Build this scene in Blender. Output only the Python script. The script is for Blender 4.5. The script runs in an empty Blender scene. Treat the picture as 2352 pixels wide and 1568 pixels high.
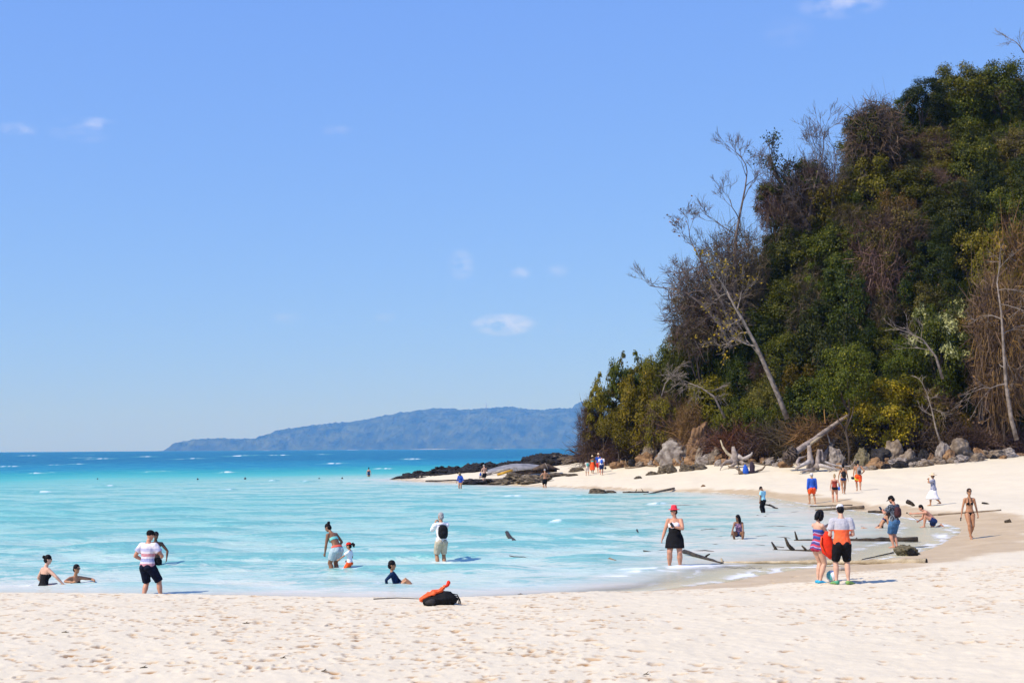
import bpy, bmesh, math, random
import numpy as np
from mathutils import Vector, Matrix, Quaternion
random.seed(7)
R = math.radians
SC = bpy.context.scene
COL = SC.collection

# ------------------------------------------------------------------ camera
CAMH = 3.35
F = 3266.7                      # focal length in units of a 2352 px wide frame (50 mm on 36 mm)
PITCH, ROLL = 4.30, 0.38
c_f = Vector((0, math.cos(R(PITCH)), math.sin(R(PITCH))))
_u0 = Vector((0, -math.sin(R(PITCH)), math.cos(R(PITCH))))
_x0 = Vector((1, 0, 0))
c_r = _x0*math.cos(R(ROLL)) - _u0*math.sin(R(ROLL))
c_u = _x0*math.sin(R(ROLL)) + _u0*math.cos(R(ROLL))
cd = bpy.data.cameras.new('camera')
cd.lens, cd.sensor_width, cd.clip_start, cd.clip_end = 50, 36, 0.1, 40000
cam = bpy.data.objects.new('camera', cd)
COL.objects.link(cam)
cam.matrix_world = Matrix(((c_r.x, c_u.x, -c_f.x, 0), (c_r.y, c_u.y, -c_f.y, 0), (c_r.z, c_u.z, -c_f.z, CAMH), (0, 0, 0, 1)))
SC.camera = cam

# ------------------------------------------------------------------ light
SUN_EL, SUN_AZ = 47.0, (-0.86, -0.51)      # elevation; where the sun stands, seen from above
_n = math.hypot(*SUN_AZ)
to_sun = Vector((SUN_AZ[0]/_n*math.cos(R(SUN_EL)), SUN_AZ[1]/_n*math.cos(R(SUN_EL)), math.sin(R(SUN_EL))))
sl = bpy.data.lights.new('sun', 'SUN')
sl.energy, sl.angle, sl.color = 4.7, R(0.53), (1.0, 0.91, 0.80)
sun = bpy.data.objects.new('sun', sl)
COL.objects.link(sun)
sun.rotation_euler = (-to_sun).to_track_quat('-Z', 'Y').to_euler()
sun.location = (0, 0, 60)

world = bpy.data.worlds.new('World')
SC.world = world
world.use_nodes = True
wt = world.node_tree
wt.nodes.clear()
def wn(t, **k):
    n = wt.nodes.new(t)
    for a, v in k.items():
        setattr(n, a, v)
    return n
w_out = wn('ShaderNodeOutputWorld')
w_bg = wn('ShaderNodeBackground')
w_bg.inputs['Strength'].default_value = 0.1133
w_sky = wn('ShaderNodeTexSky')
w_sky.sky_type = 'NISHITA'
w_sky.sun_disc = False
w_sky.sun_elevation = R(SUN_EL)
w_sky.sun_rotation = math.atan2(to_sun.x, to_sun.y)
w_sky.altitude = 0
w_sky.air_density, w_sky.dust_density, w_sky.ozone_density = 1.0, 0.2, 3.0
# the clear tropical sky: channel response bent so that it stays light and blue down to the horizon
w_sep = wn('ShaderNodeSeparateColor')
w_cmb = wn('ShaderNodeCombineColor')
wt.links.new(w_sky.outputs[0], w_sep.inputs[0])
for ch, (gain, gam) in enumerate(((.455, .52), (.605, .46), (.88, .20))):
    pre = wn('ShaderNodeMath', operation='MULTIPLY'); pre.inputs[1].default_value = .1133*(.86, .93, 1.22)[ch]
    pw = wn('ShaderNodeMath', operation='POWER'); pw.inputs[1].default_value = gam
    po = wn('ShaderNodeMath', operation='MULTIPLY'); po.inputs[1].default_value = gain/.1133
    wt.links.new(w_sep.outputs[ch], pre.inputs[0]); wt.links.new(pre.outputs[0], pw.inputs[0])
    wt.links.new(pw.outputs[0], po.inputs[0]); wt.links.new(po.outputs[0], w_cmb.inputs[ch])
last = w_cmb.outputs[0]
# a few thin scraps of cloud, each a soft patch round a direction of the sky
w_geo = wn('ShaderNodeTexCoord')
w_noise = wn('ShaderNodeTexNoise')
w_noise.inputs['Scale'].default_value = 60
w_noise.inputs['Detail'].default_value = 5
w_map = wn('ShaderNodeMapping')
w_map.inputs['Scale'].default_value = (1, 1, 2.2)
wt.links.new(w_geo.outputs['Generated'], w_map.inputs[0])
wt.links.new(w_map.outputs[0], w_noise.inputs['Vector'])

def raydir(u, v):
    d = c_f*F + c_r*(u-1176) + c_u*(784-v)
    return d.normalized()

def vmath(op, a, b=None):
    n = wn('ShaderNodeVectorMath', operation=op)
    wt.links.new(a, n.inputs[0])
    if b is not None:
        n.inputs[1].default_value = b
    return n
def smath(op, a, b=None, clamp=False):
    n = wn('ShaderNodeMath', operation=op)
    n.use_clamp = clamp
    for i, x in enumerate((a, b)):
        if x is None:
            continue
        if isinstance(x, (int, float)):
            n.inputs[i].default_value = x
        else:
            wt.links.new(x, n.inputs[i])
    return n.outputs[0]
cloud_sum = None
for (u, v, w, h, a) in [(1157, 745, 62, 22, .85), (1060, 608, 26, 30, .5), (1195, 628, 20, 14, .4), (1281, 622, 22, 14, .2), (1295, 757, 20, 12, .25),
                        (42, 296, 34, 15, .4), (228, 286, 36, 14, .5), (185, 300, 60, 24, .2), (775, 300, 30, 12, .2), (1930, 8, 80, 28, .5),
                        (660, 732, 34, 14, .15), (885, 728, 22, 10, .2), (1810, 75, 50, 30, .1)]:
    D = raydir(u, v)
    rt = D.cross(Vector((0, 0, 1))).normalized()
    up = rt.cross(D).normalized()
    dr = vmath('DOT_PRODUCT', w_geo.outputs['Generated'], rt*(F/w)).outputs['Value']
    du = vmath('DOT_PRODUCT', w_geo.outputs['Generated'], up*(F/h)).outputs['Value']
    fr = vmath('DOT_PRODUCT', w_geo.outputs['Generated'], D).outputs['Value']
    r2 = smath('ADD', smath('MULTIPLY', dr, dr), smath('MULTIPLY', du, du))
    e = smath('POWER', smath('SUBTRACT', 1.0, smath('MULTIPLY', r2, .55), clamp=True), 1.5)
    e = smath('MULTIPLY', e, smath('GREATER_THAN', fr, 0.0))
    e = smath('MULTIPLY', e, a)
    cloud_sum = e if cloud_sum is None else smath('MAXIMUM', cloud_sum, e)
nz = wn('ShaderNodeMapRange')
nz.inputs[1].default_value, nz.inputs[2].default_value = .36, .72
wt.links.new(w_noise.outputs['Fac'], nz.inputs[0])
cl = smath('MULTIPLY', cloud_sum, nz.outputs[0], clamp=True)
w_mix = wn('ShaderNodeMix', data_type='RGBA')
w_mix.inputs[7].default_value = (7.0, 7.0, 8.2, 1)
wt.links.new(cl, w_mix.inputs[0])
wt.links.new(last, w_mix.inputs[6])
wt.links.new(w_mix.outputs[2], w_bg.inputs['Color'])
wt.links.new(w_bg.outputs[0], w_out.inputs['Surface'])

SC.render.engine = 'CYCLES'
SC.view_settings.view_transform = 'Standard'
SC.view_settings.look = 'None'
SC.view_settings.exposure = 0.25
SC.view_settings.gamma = 1.0
SC.view_settings.use_curve_mapping = False
SC.cycles.use_denoising = True
SC.cycles.max_bounces = 6
SC.cycles.diffuse_bounces = 3
SC.cycles.glossy_bounces = 3
SC.cycles.transparent_max_bounces = 8
SC.cycles.volume_bounces = 0
SC.cycles.sample_clamp_indirect = 6

# ------------------------------------------------------------------ helpers
def hash2(ix, iy, s):
    h = (ix*374761393 + iy*668265263 + s*974711) & 0x7fffffff
    h = ((h ^ (h >> 13))*1274126177) & 0x7fffffff
    return ((h ^ (h >> 16)) & 0xffff)/65535.0
def vnoise(x, y, s=0):
    x = np.asarray(x, float); y = np.asarray(y, float)
    ix = np.floor(x).astype(np.int64); iy = np.floor(y).astype(np.int64)
    fx = x-ix; fy = y-iy
    fx = fx*fx*(3-2*fx); fy = fy*fy*(3-2*fy)
    a = hash2(ix, iy, s); b = hash2(ix+1, iy, s); c = hash2(ix, iy+1, s); d = hash2(ix+1, iy+1, s)
    return (a*(1-fx)+b*fx)*(1-fy)+(c*(1-fx)+d*fx)*fy
def fbm(x, y, oct=4, s=0):
    t = 0; a = .5; n = 0
    for o in range(oct):
        t = t+a*vnoise(np.asarray(x)*2**o, np.asarray(y)*2**o, s+o*17); n += a; a *= .5
    return t/n
def noise3(p, s=0):
    return (vnoise(p[:, 0]+p[:, 2]*.73, p[:, 1]-p[:, 2]*.41, s)+vnoise(p[:, 1]+9.1, p[:, 2]+p[:, 0]*.37, s+5)+vnoise(p[:, 2]-3.7+p[:, 1]*.31, p[:, 0], s+11))/3-.5
def sstep(a, b, x):
    t = np.clip((np.asarray(x, float)-a)/(b-a), 0, 1)
    return t*t*(3-2*t)

def mat(name, col, rough=.7, var=.12, scale=6.0, spec=.3, bump=0, bscale=30, metal=0, col2=None, lo=.35, hi=.65, coord='Object', detail=4, trans=0):
    """plain procedural material: two tones mixed by noise, optional bump"""
    m = bpy.data.materials.new(name)
    m.use_nodes = True
    nt = m.node_tree
    b = nt.nodes['Principled BSDF']
    tc = nt.nodes.new('ShaderNodeTexCoord')
    nz = nt.nodes.new('ShaderNodeTexNoise')
    nz.inputs['Scale'].default_value = scale
    nz.inputs['Detail'].default_value = detail
    nt.links.new(tc.outputs[coord], nz.inputs['Vector'])
    rp = nt.nodes.new('ShaderNodeValToRGB')
    c2 = col2 if col2 else tuple(min(1, c*(1+var)) for c in col)
    c1 = col if col2 else tuple(c*(1-var) for c in col)
    rp.color_ramp.elements[0].position, rp.color_ramp.elements[1].position = lo, hi
    rp.color_ramp.elements[0].color = (*c1, 1)
    rp.color_ramp.elements[1].color = (*c2, 1)
    nt.links.new(nz.outputs['Fac'], rp.inputs[0])
    nt.links.new(rp.outputs[0], b.inputs['Base Color'])
    b.inputs['Roughness'].default_value = rough
    b.inputs['Specular IOR Level'].default_value = spec
    b.inputs['Metallic'].default_value = metal
    if bump:
        n2 = nt.nodes.new('ShaderNodeTexNoise')
        n2.inputs['Scale'].default_value = bscale
        n2.inputs['Detail'].default_value = 5
        nt.links.new(tc.outputs[coord], n2.inputs['Vector'])
        bp = nt.nodes.new('ShaderNodeBump')
        bp.inputs['Strength'].default_value = bump
        bp.inputs['Distance'].default_value = .03
        nt.links.new(n2.outputs['Fac'], bp.inputs['Height'])
        nt.links.new(bp.outputs[0], b.inputs['Normal'])
    return m

def meshdata(name, V, Fc, smooth=True, m=None):
    me = bpy.data.meshes.new(name)
    if isinstance(V, np.ndarray) and isinstance(Fc, np.ndarray):
        n = Fc.shape[1]
        me.vertices.add(len(V)); me.vertices.foreach_set('co', np.ascontiguousarray(V, dtype=np.float32).ravel())
        me.loops.add(Fc.size); me.loops.foreach_set('vertex_index', np.ascontiguousarray(Fc, dtype=np.int32).ravel())
        me.polygons.add(len(Fc)); me.polygons.foreach_set('loop_start', np.arange(0, Fc.size, n, dtype=np.int32))
        me.polygons.foreach_set('loop_total', np.full(len(Fc), n, dtype=np.int32))
        me.update(calc_edges=True)
    else:
        me.from_pydata([tuple(v) for v in V], [], [tuple(f) for f in Fc])
        me.update()
    if smooth:
        me.polygons.foreach_set('use_smooth', np.ones(len(me.polygons), dtype=bool))
    if m:
        me.materials.append(m)
    return me
def link(name, me, parent=None, loc=None, rot=None, scale=None):
    o = bpy.data.objects.new(name, me)
    COL.objects.link(o)
    if parent:
        o.parent = parent
    if loc is not None:
        o.location = loc
    if rot is not None:
        o.rotation_euler = rot
    if scale is not None:
        o.scale = scale if hasattr(scale, '__len__') else (scale,)*3
    return o
def tag(o, label, cat, group=None, kind=None):
    o['label'] = label
    if cat:
        o['category'] = cat
    if group:
        o['group'] = group
    if kind:
        o['kind'] = kind
    return o
def attr(me, name, arr):
    a = me.attributes.new(name, 'FLOAT', 'POINT')
    a.data.foreach_set('value', np.ascontiguousarray(arr, dtype=np.float32))
def grid_faces(nr, nc, keep=None):
    i = np.arange(nr*nc).reshape(nr, nc)
    f = np.stack([i[:-1, :-1], i[:-1, 1:], i[1:, 1:], i[1:, :-1]], -1).reshape(-1, 4)
    return f if keep is None else f[keep.reshape(-1)]
def compact(V, Fc, *arrs):
    used = np.zeros(len(V), bool); used[Fc.ravel()] = True
    idx = np.cumsum(used)-1
    return (V[used], idx[Fc]) + tuple(a[used] for a in arrs)

class MB:
    """collects closed shapes into one mesh"""
    def __init__(s):
        s.v = []; s.f = []
    def add(s, vs, fs):
        b = len(s.v)
        s.v.extend(Vector(v) for v in vs); s.f.extend([tuple(b+i for i in f) for f in fs])
    def loft(s, rings, cap=True):
        n = len(rings[0]); b = len(s.v)
        for r in rings:
            s.v.extend(Vector(p) for p in r)
        for k in range(len(rings)-1):
            for i in range(n):
                j = (i+1) % n
                s.f.append((b+k*n+i, b+k*n+j, b+(k+1)*n+j, b+(k+1)*n+i))
        if cap:
            s.f.append(tuple(b+i for i in reversed(range(n))))
            s.f.append(tuple(b+(len(rings)-1)*n+i for i in range(n)))
    def tube(s, pts, rad, n=8, side=None, flat=1.0, jit=0, cap=True):
        pts = [Vector(p) for p in pts]
        rings = []
        pv = None
        for i, p in enumerate(pts):
            t = (pts[min(i+1, len(pts)-1)]-pts[max(i-1, 0)])
            t = t.normalized() if t.length > 1e-9 else Vector((0, 0, 1))
            if side is not None:
                a = Vector(side)
            else:
                a = pv if pv is not None else (Vector((0, 0, 1)) if abs(t.z) < .9 else Vector((1, 0, 0)))
            a = a-t*a.dot(t)
            if a.length < 1e-6:
                a = t.orthogonal()
            a.normalize(); pv = a
            b = t.cross(a)
            r = rad[i] if hasattr(rad, '__len__') else rad
            ra, rb = r if hasattr(r, '__len__') else (r, r*flat)
            rings.append([p+(a*math.cos(2*math.pi*k/n)*ra+b*math.sin(2*math.pi*k/n)*rb)*(1+(random.uniform(-jit, jit) if jit else 0)) for k in range(n)])
        s.loft(rings, cap)
    def ell(s, c, r, M=None, n=10, m=7):
        c = Vector(c)
        vs = []; fs = []
        M = M or Matrix.Identity(3)
        for i in range(1, m):
            th = math.pi*i/m
            for k in range(n):
                ph = 2*math.pi*k/n
                vs.append(c+M @ Vector((r[0]*math.sin(th)*math.cos(ph), r[1]*math.sin(th)*math.sin(ph), r[2]*math.cos(th))))
        vs.append(c+M @ Vector((0, 0, r[2]))); vs.append(c+M @ Vector((0, 0, -r[2])))
        T, B = len(vs)-2, len(vs)-1
        for i in range(m-2):
            for k in range(n):
                j = (k+1) % n
                fs.append((i*n+k, (i+1)*n+k, (i+1)*n+j, i*n+j))
        for k in range(n):
            j = (k+1) % n
            fs.append((T, k, j)); fs.append((B, (m-2)*n+j, (m-2)*n+k))
        s.add(vs, fs)
    def box(s, c, r, M=None):
        M = M or Matrix.Identity(3)
        vs = [Vector(c)+M @ Vector((x*r[0], y*r[1], z*r[2])) for x in (-1, 1) for y in (-1, 1) for z in (-1, 1)]
        s.add(vs, [(0, 1, 3, 2), (4, 6, 7, 5), (0, 4, 5, 1), (2, 3, 7, 6), (0, 2, 6, 4), (1, 5, 7, 3)])
    def build(s, name, m, parent=None, smooth=True, loc=None, rot=None, scale=None):
        return link(name, meshdata(name, s.v, s.f, smooth, m), parent, loc, rot, scale)

def attr_node(nt, name):
    n = nt.nodes.new('ShaderNodeAttribute')
    n.attribute_name = name
    return n.outputs['Fac']
def ramp(nt, fac, stops, interp='LINEAR'):
    n = nt.nodes.new('ShaderNodeValToRGB')
    e = n.color_ramp.elements
    n.color_ramp.interpolation = interp
    while len(e) < len(stops):
        e.new(.5)
    for el, (p, c) in zip(e, stops):
        el.position = p
        el.color = (*c, 1) if hasattr(c, '__len__') else (c, c, c, 1)
    nt.links.new(fac, n.inputs[0])
    return n.outputs[0]
def nmath(nt, op, a, b=None, clamp=False):
    n = nt.nodes.new('ShaderNodeMath'); n.operation = op; n.use_clamp = clamp
    for i, x in enumerate((a, b)):
        if x is None:
            continue
        if isinstance(x, (int, float)):
            n.inputs[i].default_value = x
        else:
            nt.links.new(x, n.inputs[i])
    return n.outputs[0]
def nmix(nt, fac, a, b, blend='MIX'):
    n = nt.nodes.new('ShaderNodeMix'); n.data_type = 'RGBA'; n.blend_type = blend
    for i, x in ((0, fac), (6, a), (7, b)):
        if isinstance(x, (int, float)):
            n.inputs[i].default_value = x
        elif isinstance(x, tuple):
            n.inputs[i].default_value = (*x, 1)
        else:
            nt.links.new(x, n.inputs[i])
    return n.outputs[2]
def nnoise(nt, scale, detail=4, coord='Object', stretch=None, rough=.5, dist=0):
    tc = nt.nodes.new('ShaderNodeTexCoord')
    n = nt.nodes.new('ShaderNodeTexNoise')
    n.inputs['Scale'].default_value = scale
    n.inputs['Detail'].default_value = detail
    n.inputs['Roughness'].default_value = rough
    n.inputs['Distortion'].default_value = dist
    v = tc.outputs[coord]
    if stretch:
        mp = nt.nodes.new('ShaderNodeMapping')
        mp.inputs['Scale'].default_value = stretch
        nt.links.new(v, mp.inputs[0]); v = mp.outputs[0]
    nt.links.new(v, n.inputs['Vector'])
    return n.outputs['Fac']

# ------------------------------------------------------------------ the lie of the land
def at_z(u, v, z=0.0):
    """where the line of sight through a point of the photograph meets the level z"""
    d = raydir(u, v)
    t = (z-CAMH)/d.z
    return Vector((d.x*t, d.y*t, z))
def at_d(u, v, dist):
    """the point on that line of sight at ground distance dist (along y)"""
    d = raydir(u, v)
    t = dist/d.y
    return Vector((d.x*t, dist, CAMH+d.z*t))
_sh = [(-900, 1362), (0, 1376), (400, 1381), (800, 1388), (1000, 1390), (1150, 1384), (1300, 1374), (1450, 1362), (1560, 1350), (1680, 1334), (1780, 1316),
       (1880, 1303), (2000, 1290), (2090, 1276), (2160, 1250), (2205, 1226), (2212, 1214), (2180, 1203), (2100, 1190), (2000, 1176), (1900, 1163), (1820, 1151),
       (1750, 1139), (1650, 1131), (1540, 1128), (1440, 1126), (1360, 1122), (1290, 1118), (1180, 1114), (1060, 1109), (960, 1105), (900, 1100)]
SHORE = [tuple(at_z(u, v)[:2]) for u, v in _sh] + [(-9, 172), (0, 182), (12, 196), (40, 222), (110, 260), (300, 300)]
SHORE = np.array([(-120.0, 34.0)] + SHORE)
LANDPOLY = np.array(list(map(tuple, SHORE)) + [(300, -200), (-120, -200)])
def seg_dist(x, y):
    P = np.stack([x, y], -1)
    best = np.full(len(x), 1e9)
    for a, b in zip(SHORE[:-1], SHORE[1:]):
        ab = b-a
        t = np.clip(((P-a) @ ab)/(ab @ ab), 0, 1)
        dd = np.hypot(P[:, 0]-a[0]-t*ab[0], P[:, 1]-a[1]-t*ab[1])
        best = np.minimum(best, dd)
    return best
def inland(x, y):
    ins = np.zeros(len(x), bool)
    j = len(LANDPOLY)-1
    for i in range(len(LANDPOLY)):
        xi, yi = LANDPOLY[i]; xj, yj = LANDPOLY[j]
        c = ((yi > y) != (yj > y)) & (x < (xj-xi)*(y-yi)/(yj-yi+1e-12)+xi)
        ins ^= c
        j = i
    return ins
def shore_s(x, y):
    """signed distance from the water's edge, positive on land"""
    d = seg_dist(x, y)
    s = np.where(inland(x, y), d, -d)
    return s + (fbm(x*.5, y*.28, 3, 3)-.5)*np.clip(np.abs(s)*.8+.25, .25, 1.6)*(.3+.7*sstep(1, 5, np.where(y > 50, 9, x)))
_sx = [0, 1.5, 4, 10, 25, 60, 120, 300, 800, 2500]
_sz = [0, .10, .32, .60, .95, 1.6, 2.6, 5.0, 9.5, 12.0]
def beach_z(x, y, s=None):
    x = np.atleast_1d(np.asarray(x, float)); y = np.atleast_1d(np.asarray(y, float))
    if s is None:
        s = shore_s(x, y)
    sl = np.clip(s, 0, None)
    berm = 1-sstep(.5, 4.5, x)
    near = berm*(.27*sstep(0, 1.3, sl)) + (1-berm)*(.055*np.minimum(sl, 4)) + .022*sl
    near = np.minimum(near, .9+.0*sl)
    k = .118+(.048-.118)*sstep(18, 30, x)
    far = k*np.minimum(sl, 9)+(.195-.06*sstep(18, 34, x))*np.clip(sl-9, 0, 30)
    far = 3.2*np.tanh(far/3.2)+.004*sl
    w = sstep(46, 72, y)
    land = near*(1-w)+far*w
    sea = -np.interp(-np.minimum(s, 0), _sx, _sz)
    sea = sea*(1-.62*sstep(1.5, 6, x)*(1-sstep(60, 110, y))*np.exp(np.minimum(s, 0)/25))
    sea = sea*(1+1.5*sstep(105, 260, y))
    z = np.where(s > 0, land, sea)
    z = z + (fbm(x*.35, y*.2, 3, 21)-.5)*.10*sstep(.5, 5, s)
    return z
# hill behind the beach, given along the line where its foot runs
_hu = [1290, 1335, 1370, 1420, 1500, 1560, 1650, 1740, 1800, 1900, 2000, 2100, 2200, 2352, 2700, 3600]
_hd = [146, 143, 141, 139, 136, 133, 128, 124, 122, 119, 117, 116, 116, 117, 120, 124]
_hh = [0, .5, 2, 4.5, 8, 10.5, 15, 19, 23, 28, 35.5, 41, 44, 46, 47, 47]
def hill_z(x, y):
    x = np.atleast_1d(np.asarray(x, float)); y = np.atleast_1d(np.asarray(y, float))
    u = 1176+F*x/np.maximum(y, 1)
    t = y-np.interp(u, _hu, _hd)
    H = np.interp(u, _hu, _hh)
    Hs = np.maximum(H, .01)
    te = np.clip(t, 0, None); te = te-2.2*(1-np.exp(-te/2.2))
    h = Hs*np.tanh(te*1.55/Hs)
    h = h+(fbm(x*.16, y*.16, 3, 33)-.5)*np.clip(t, 0, 6)*.6*np.minimum(1, H/8)
    back = sstep(60, 140, t)
    h = h*(1-.5*back)
    base = 1.35+.3*sstep(1335, 1500, u)
    return np.where(t > -4, base+h+np.minimum(t, 0)*.5-2.5*(1-sstep(1290, 1345, u)), -50.0)
def ground_z(x, y):
    return np.maximum(beach_z(x, y), hill_z(x, y))
def hit(u, v, sea=True):
    """where the line of sight meets the ground (or the water, if it lies above it)"""
    d = raydir(u, v)
    t = np.concatenate([np.arange(12, 70, .05), np.arange(70, 220, .1)])/d.y
    x = d.x*t; y = d.y*t; z = CAMH+d.z*t
    g = ground_z(x, y)
    if sea:
        g = np.maximum(g, 0)
    k = np.argmax(z <= g)
    if z[k] > g[k]:
        k = len(t)-1
    return Vector((x[k], y[k], g[k]))
def gz(x, y):
    return float(ground_z(np.array([x]), np.array([y]))[0])
# ------------------------------------------------------------------ sand
def sand_sheet():
    fine = np.radians(np.linspace(-23.5, 23.5, 640))
    co = np.radians(np.array([-120, -95, -80, -65, -55, -46, -40, -35, -31, -28, -26, -24.6]))
    ang = np.concatenate([co, fine, -co[::-1]])
    r = np.concatenate([[.6, 3, 6, 9, 12, 13.5], np.arange(14.5, 38, .065), 38*np.cumprod(np.full(150, 1.0108))])
    A, RR = np.meshgrid(ang, r)
    x = (RR*np.sin(A)).ravel(); y = (RR*np.cos(A)).ravel()
    s = shore_s(x, y)
    z = beach_z(x, y, s)
    dimple_shade = np.zeros_like(z)
    # trodden sand: footprints and small scuffs pressed into the dry part
    rng = np.random.default_rng(11)
    nf = 9500
    fy = 14.8+24*rng.random(nf)**.85
    fx = (rng.random(nf)-.5)*2*(fy*.42+1.5)
    fs = shore_s(fx, fy)
    ok = fs > .9
    fx, fy = fx[ok], fy[ok]
    dens = fbm(fx*.35, fy*.35, 3, 77)
    ok = rng.random(len(fx)) < np.clip((dens-.22)*2.6, .12, 1)
    fx, fy = fx[ok], fy[ok]
    nc = len(ang)
    rr = np.hypot(fx, fy)
    aa = np.arctan2(fx, fy)
    th = rng.random(len(fx))*np.pi
    big = rng.random(len(fx))
    la = np.where(big > .7, .095, .05)*(.7+.6*rng.random(len(fx)))
    lb = la*(.5+.3*rng.random(len(fx)))
    dp = np.where(big > .7, .036, .024)*(.5+.8*rng.random(len(fx)))
    Z = z.reshape(A.shape); DM = dimple_shade.reshape(A.shape); X = x.reshape(A.shape); Y = y.reshape(A.shape)
    for k in range(len(fx)):
        i0 = np.searchsorted(r, rr[k]-.3); i1 = np.searchsorted(r, rr[k]+.3)
        w = .3/rr[k]
        j0 = np.searchsorted(ang, aa[k]-w); j1 = np.searchsorted(ang, aa[k]+w)
        if i1-i0 < 2 or j1-j0 < 2:
            continue
        dx = X[i0:i1, j0:j1]-fx[k]; dy = Y[i0:i1, j0:j1]-fy[k]
        c, sn = math.cos(th[k]), math.sin(th[k])
        q = np.sqrt(((dx*c+dy*sn)/la[k])**2+((-dx*sn+dy*c)/lb[k])**2)
        wob = 1+.35*(vnoise(X[i0:i1, j0:j1]*14, Y[i0:i1, j0:j1]*14, k % 50)-.5)
        q = q*wob
        Z[i0:i1, j0:j1] += dp[k]*(-np.exp(-(q/.85)**6)+.25*np.exp(-((q-1.3)/.28)**2))
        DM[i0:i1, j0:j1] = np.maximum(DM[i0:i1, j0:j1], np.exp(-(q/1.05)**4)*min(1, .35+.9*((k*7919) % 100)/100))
    z = Z.ravel()
    dry = sstep(.6, 1.6, s)*(1-sstep(60, 90, RR.ravel()))
    z = z+((fbm(x*2.3, y*2.3, 3, 5)-.5)*.032+(fbm(x*8, y*8, 2, 8)-.5)*.022)*dry
    # wet: where the swash has just been, wider round the tip of the bay
    nn = fbm(x*.45, y*.35, 3, 55)
    width = .5+2.6*sstep(3.0, 9, x)*(1-sstep(60, 78, y))+1.6*sstep(62, 80, y)*(1-sstep(95, 118, y))+.35
    wet = 1-sstep(width*.75, width*1.0, s+(nn-.5)*2.4*np.minimum(1, width))
    wet = np.where((x < 2) & (y < 60), 1-sstep(.3, .9, s), wet)
    wet = wet*sstep(-.25, .05, s)
    S2 = s.reshape(A.shape)
    keepq = (S2[:-1, :-1] > -16) | (S2[1:, 1:] > -16)
    V = np.stack([x, y, z], -1)
    f = grid_faces(*A.shape, keep=keepq)
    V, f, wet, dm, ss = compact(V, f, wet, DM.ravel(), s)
    m = bpy.data.materials.new('white_sand')
    m.use_nodes = True
    nt = m.node_tree; b = nt.nodes['Principled BSDF']
    n1 = nnoise(nt, 1.1, 5)
    n2 = nnoise(nt, 60, 3)
    c = ramp(nt, n1, [(.3, (.61, .53, .385)), (.7, (.66, .58, .43))])
    c = nmix(nt, ramp(nt, n2, [(.35, 0), (.7, .5)]), c, (.69, .615, .47))
    c = nmix(nt, nmath(nt, 'MULTIPLY', attr_node(nt, 'dimple_shade'), 1.0, True), c, (.33, .165, .05))  # orange-brown shade of the footprint hollows, painted into the colour
    wt_ = attr_node(nt, 'wet')
    cw = ramp(nt, n1, [(.3, (.47, .345, .195)), (.7, (.56, .43, .265))])
    c = nmix(nt, nmath(nt, 'MULTIPLY', wt_, .9), c, cw)
    nt.links.new(c, b.inputs['Base Color'])
    rg = nt.nodes.new('ShaderNodeMapRange')
    rg.inputs[3].default_value, rg.inputs[4].default_value = .95, .5
    nt.links.new(wt_, rg.inputs[0]); nt.links.new(rg.outputs[0], b.inputs['Roughness'])
    b.inputs['Specular IOR Level'].default_value = .25
    bp = nt.nodes.new('ShaderNodeBump'); bp.inputs['Distance'].default_value = .02
    st = nt.nodes.new('ShaderNodeMapRange'); st.inputs[3].default_value, st.inputs[4].default_value = .42, .08
    nt.links.new(wt_, st.inputs[0]); nt.links.new(st.outputs[0], bp.inputs['Strength'])
    nt.links.new(nnoise(nt, 14, 6, rough=.65), bp.inputs['Height'])
    nt.links.new(bp.outputs[0], b.inputs['Normal'])
    me = meshdata('sand', V, f, True, m)
    attr(me, 'wet', wet); attr(me, 'dimple_shade', dm)
    o = link('sand', me)
    o['kind'] = 'structure'
    o['label'] = 'white sand beach curving round the shallow bay'
sand_sheet()

# ------------------------------------------------------------------ sea
WAVES = []
_rw = np.random.default_rng(5)
for k in range(26):
    lam = .8*1.098**k
    th = math.radians(-90+_rw.normal(0, 34)+10)
    WAVES.append((2*math.pi/lam*math.cos(th), 2*math.pi/lam*math.sin(th), .0060*lam**.78, _rw.random()*6.28, lam))
CAPS = [(360, 1083, 2.6, .26), (520, 1085, 2.0, .20), (97, 1086, 1.8, .2), (105, 1134, 2.2, .2), (945, 1054, 2.6, .25), (705, 1106, 1.5, .18), (520, 1125, 1.2, .14),
        (630, 1104, 1.2, .15), (160, 1066, 2.0, .2), (20, 1071, 2.2, .2), (880, 1076, 2.2, .2), (770, 1064, 2.2, .2), (250, 1118, 1.0, .1), (980, 1093, 1.4, .16),
        (1280, 1203, 1.1, .17), (1510, 1157, 1.6, .16), (1330, 1140, 1.6, .16), (560, 1046, 3, .3), (300, 1049, 3, .3), (60, 1046, 3, .3), (690, 1044, 3, .3),
        (1180, 1139, 1.5, .12), (440, 1053, 2.4, .25), (240, 1053, 2.4, .25), (1530, 1306, 3.4, .05), (1640, 1299, 2.4, .03), (1590, 1303, 2.0, .04), (1500, 1311, 1.6, .03), (1440, 1320, 1.5, .02)]
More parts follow.
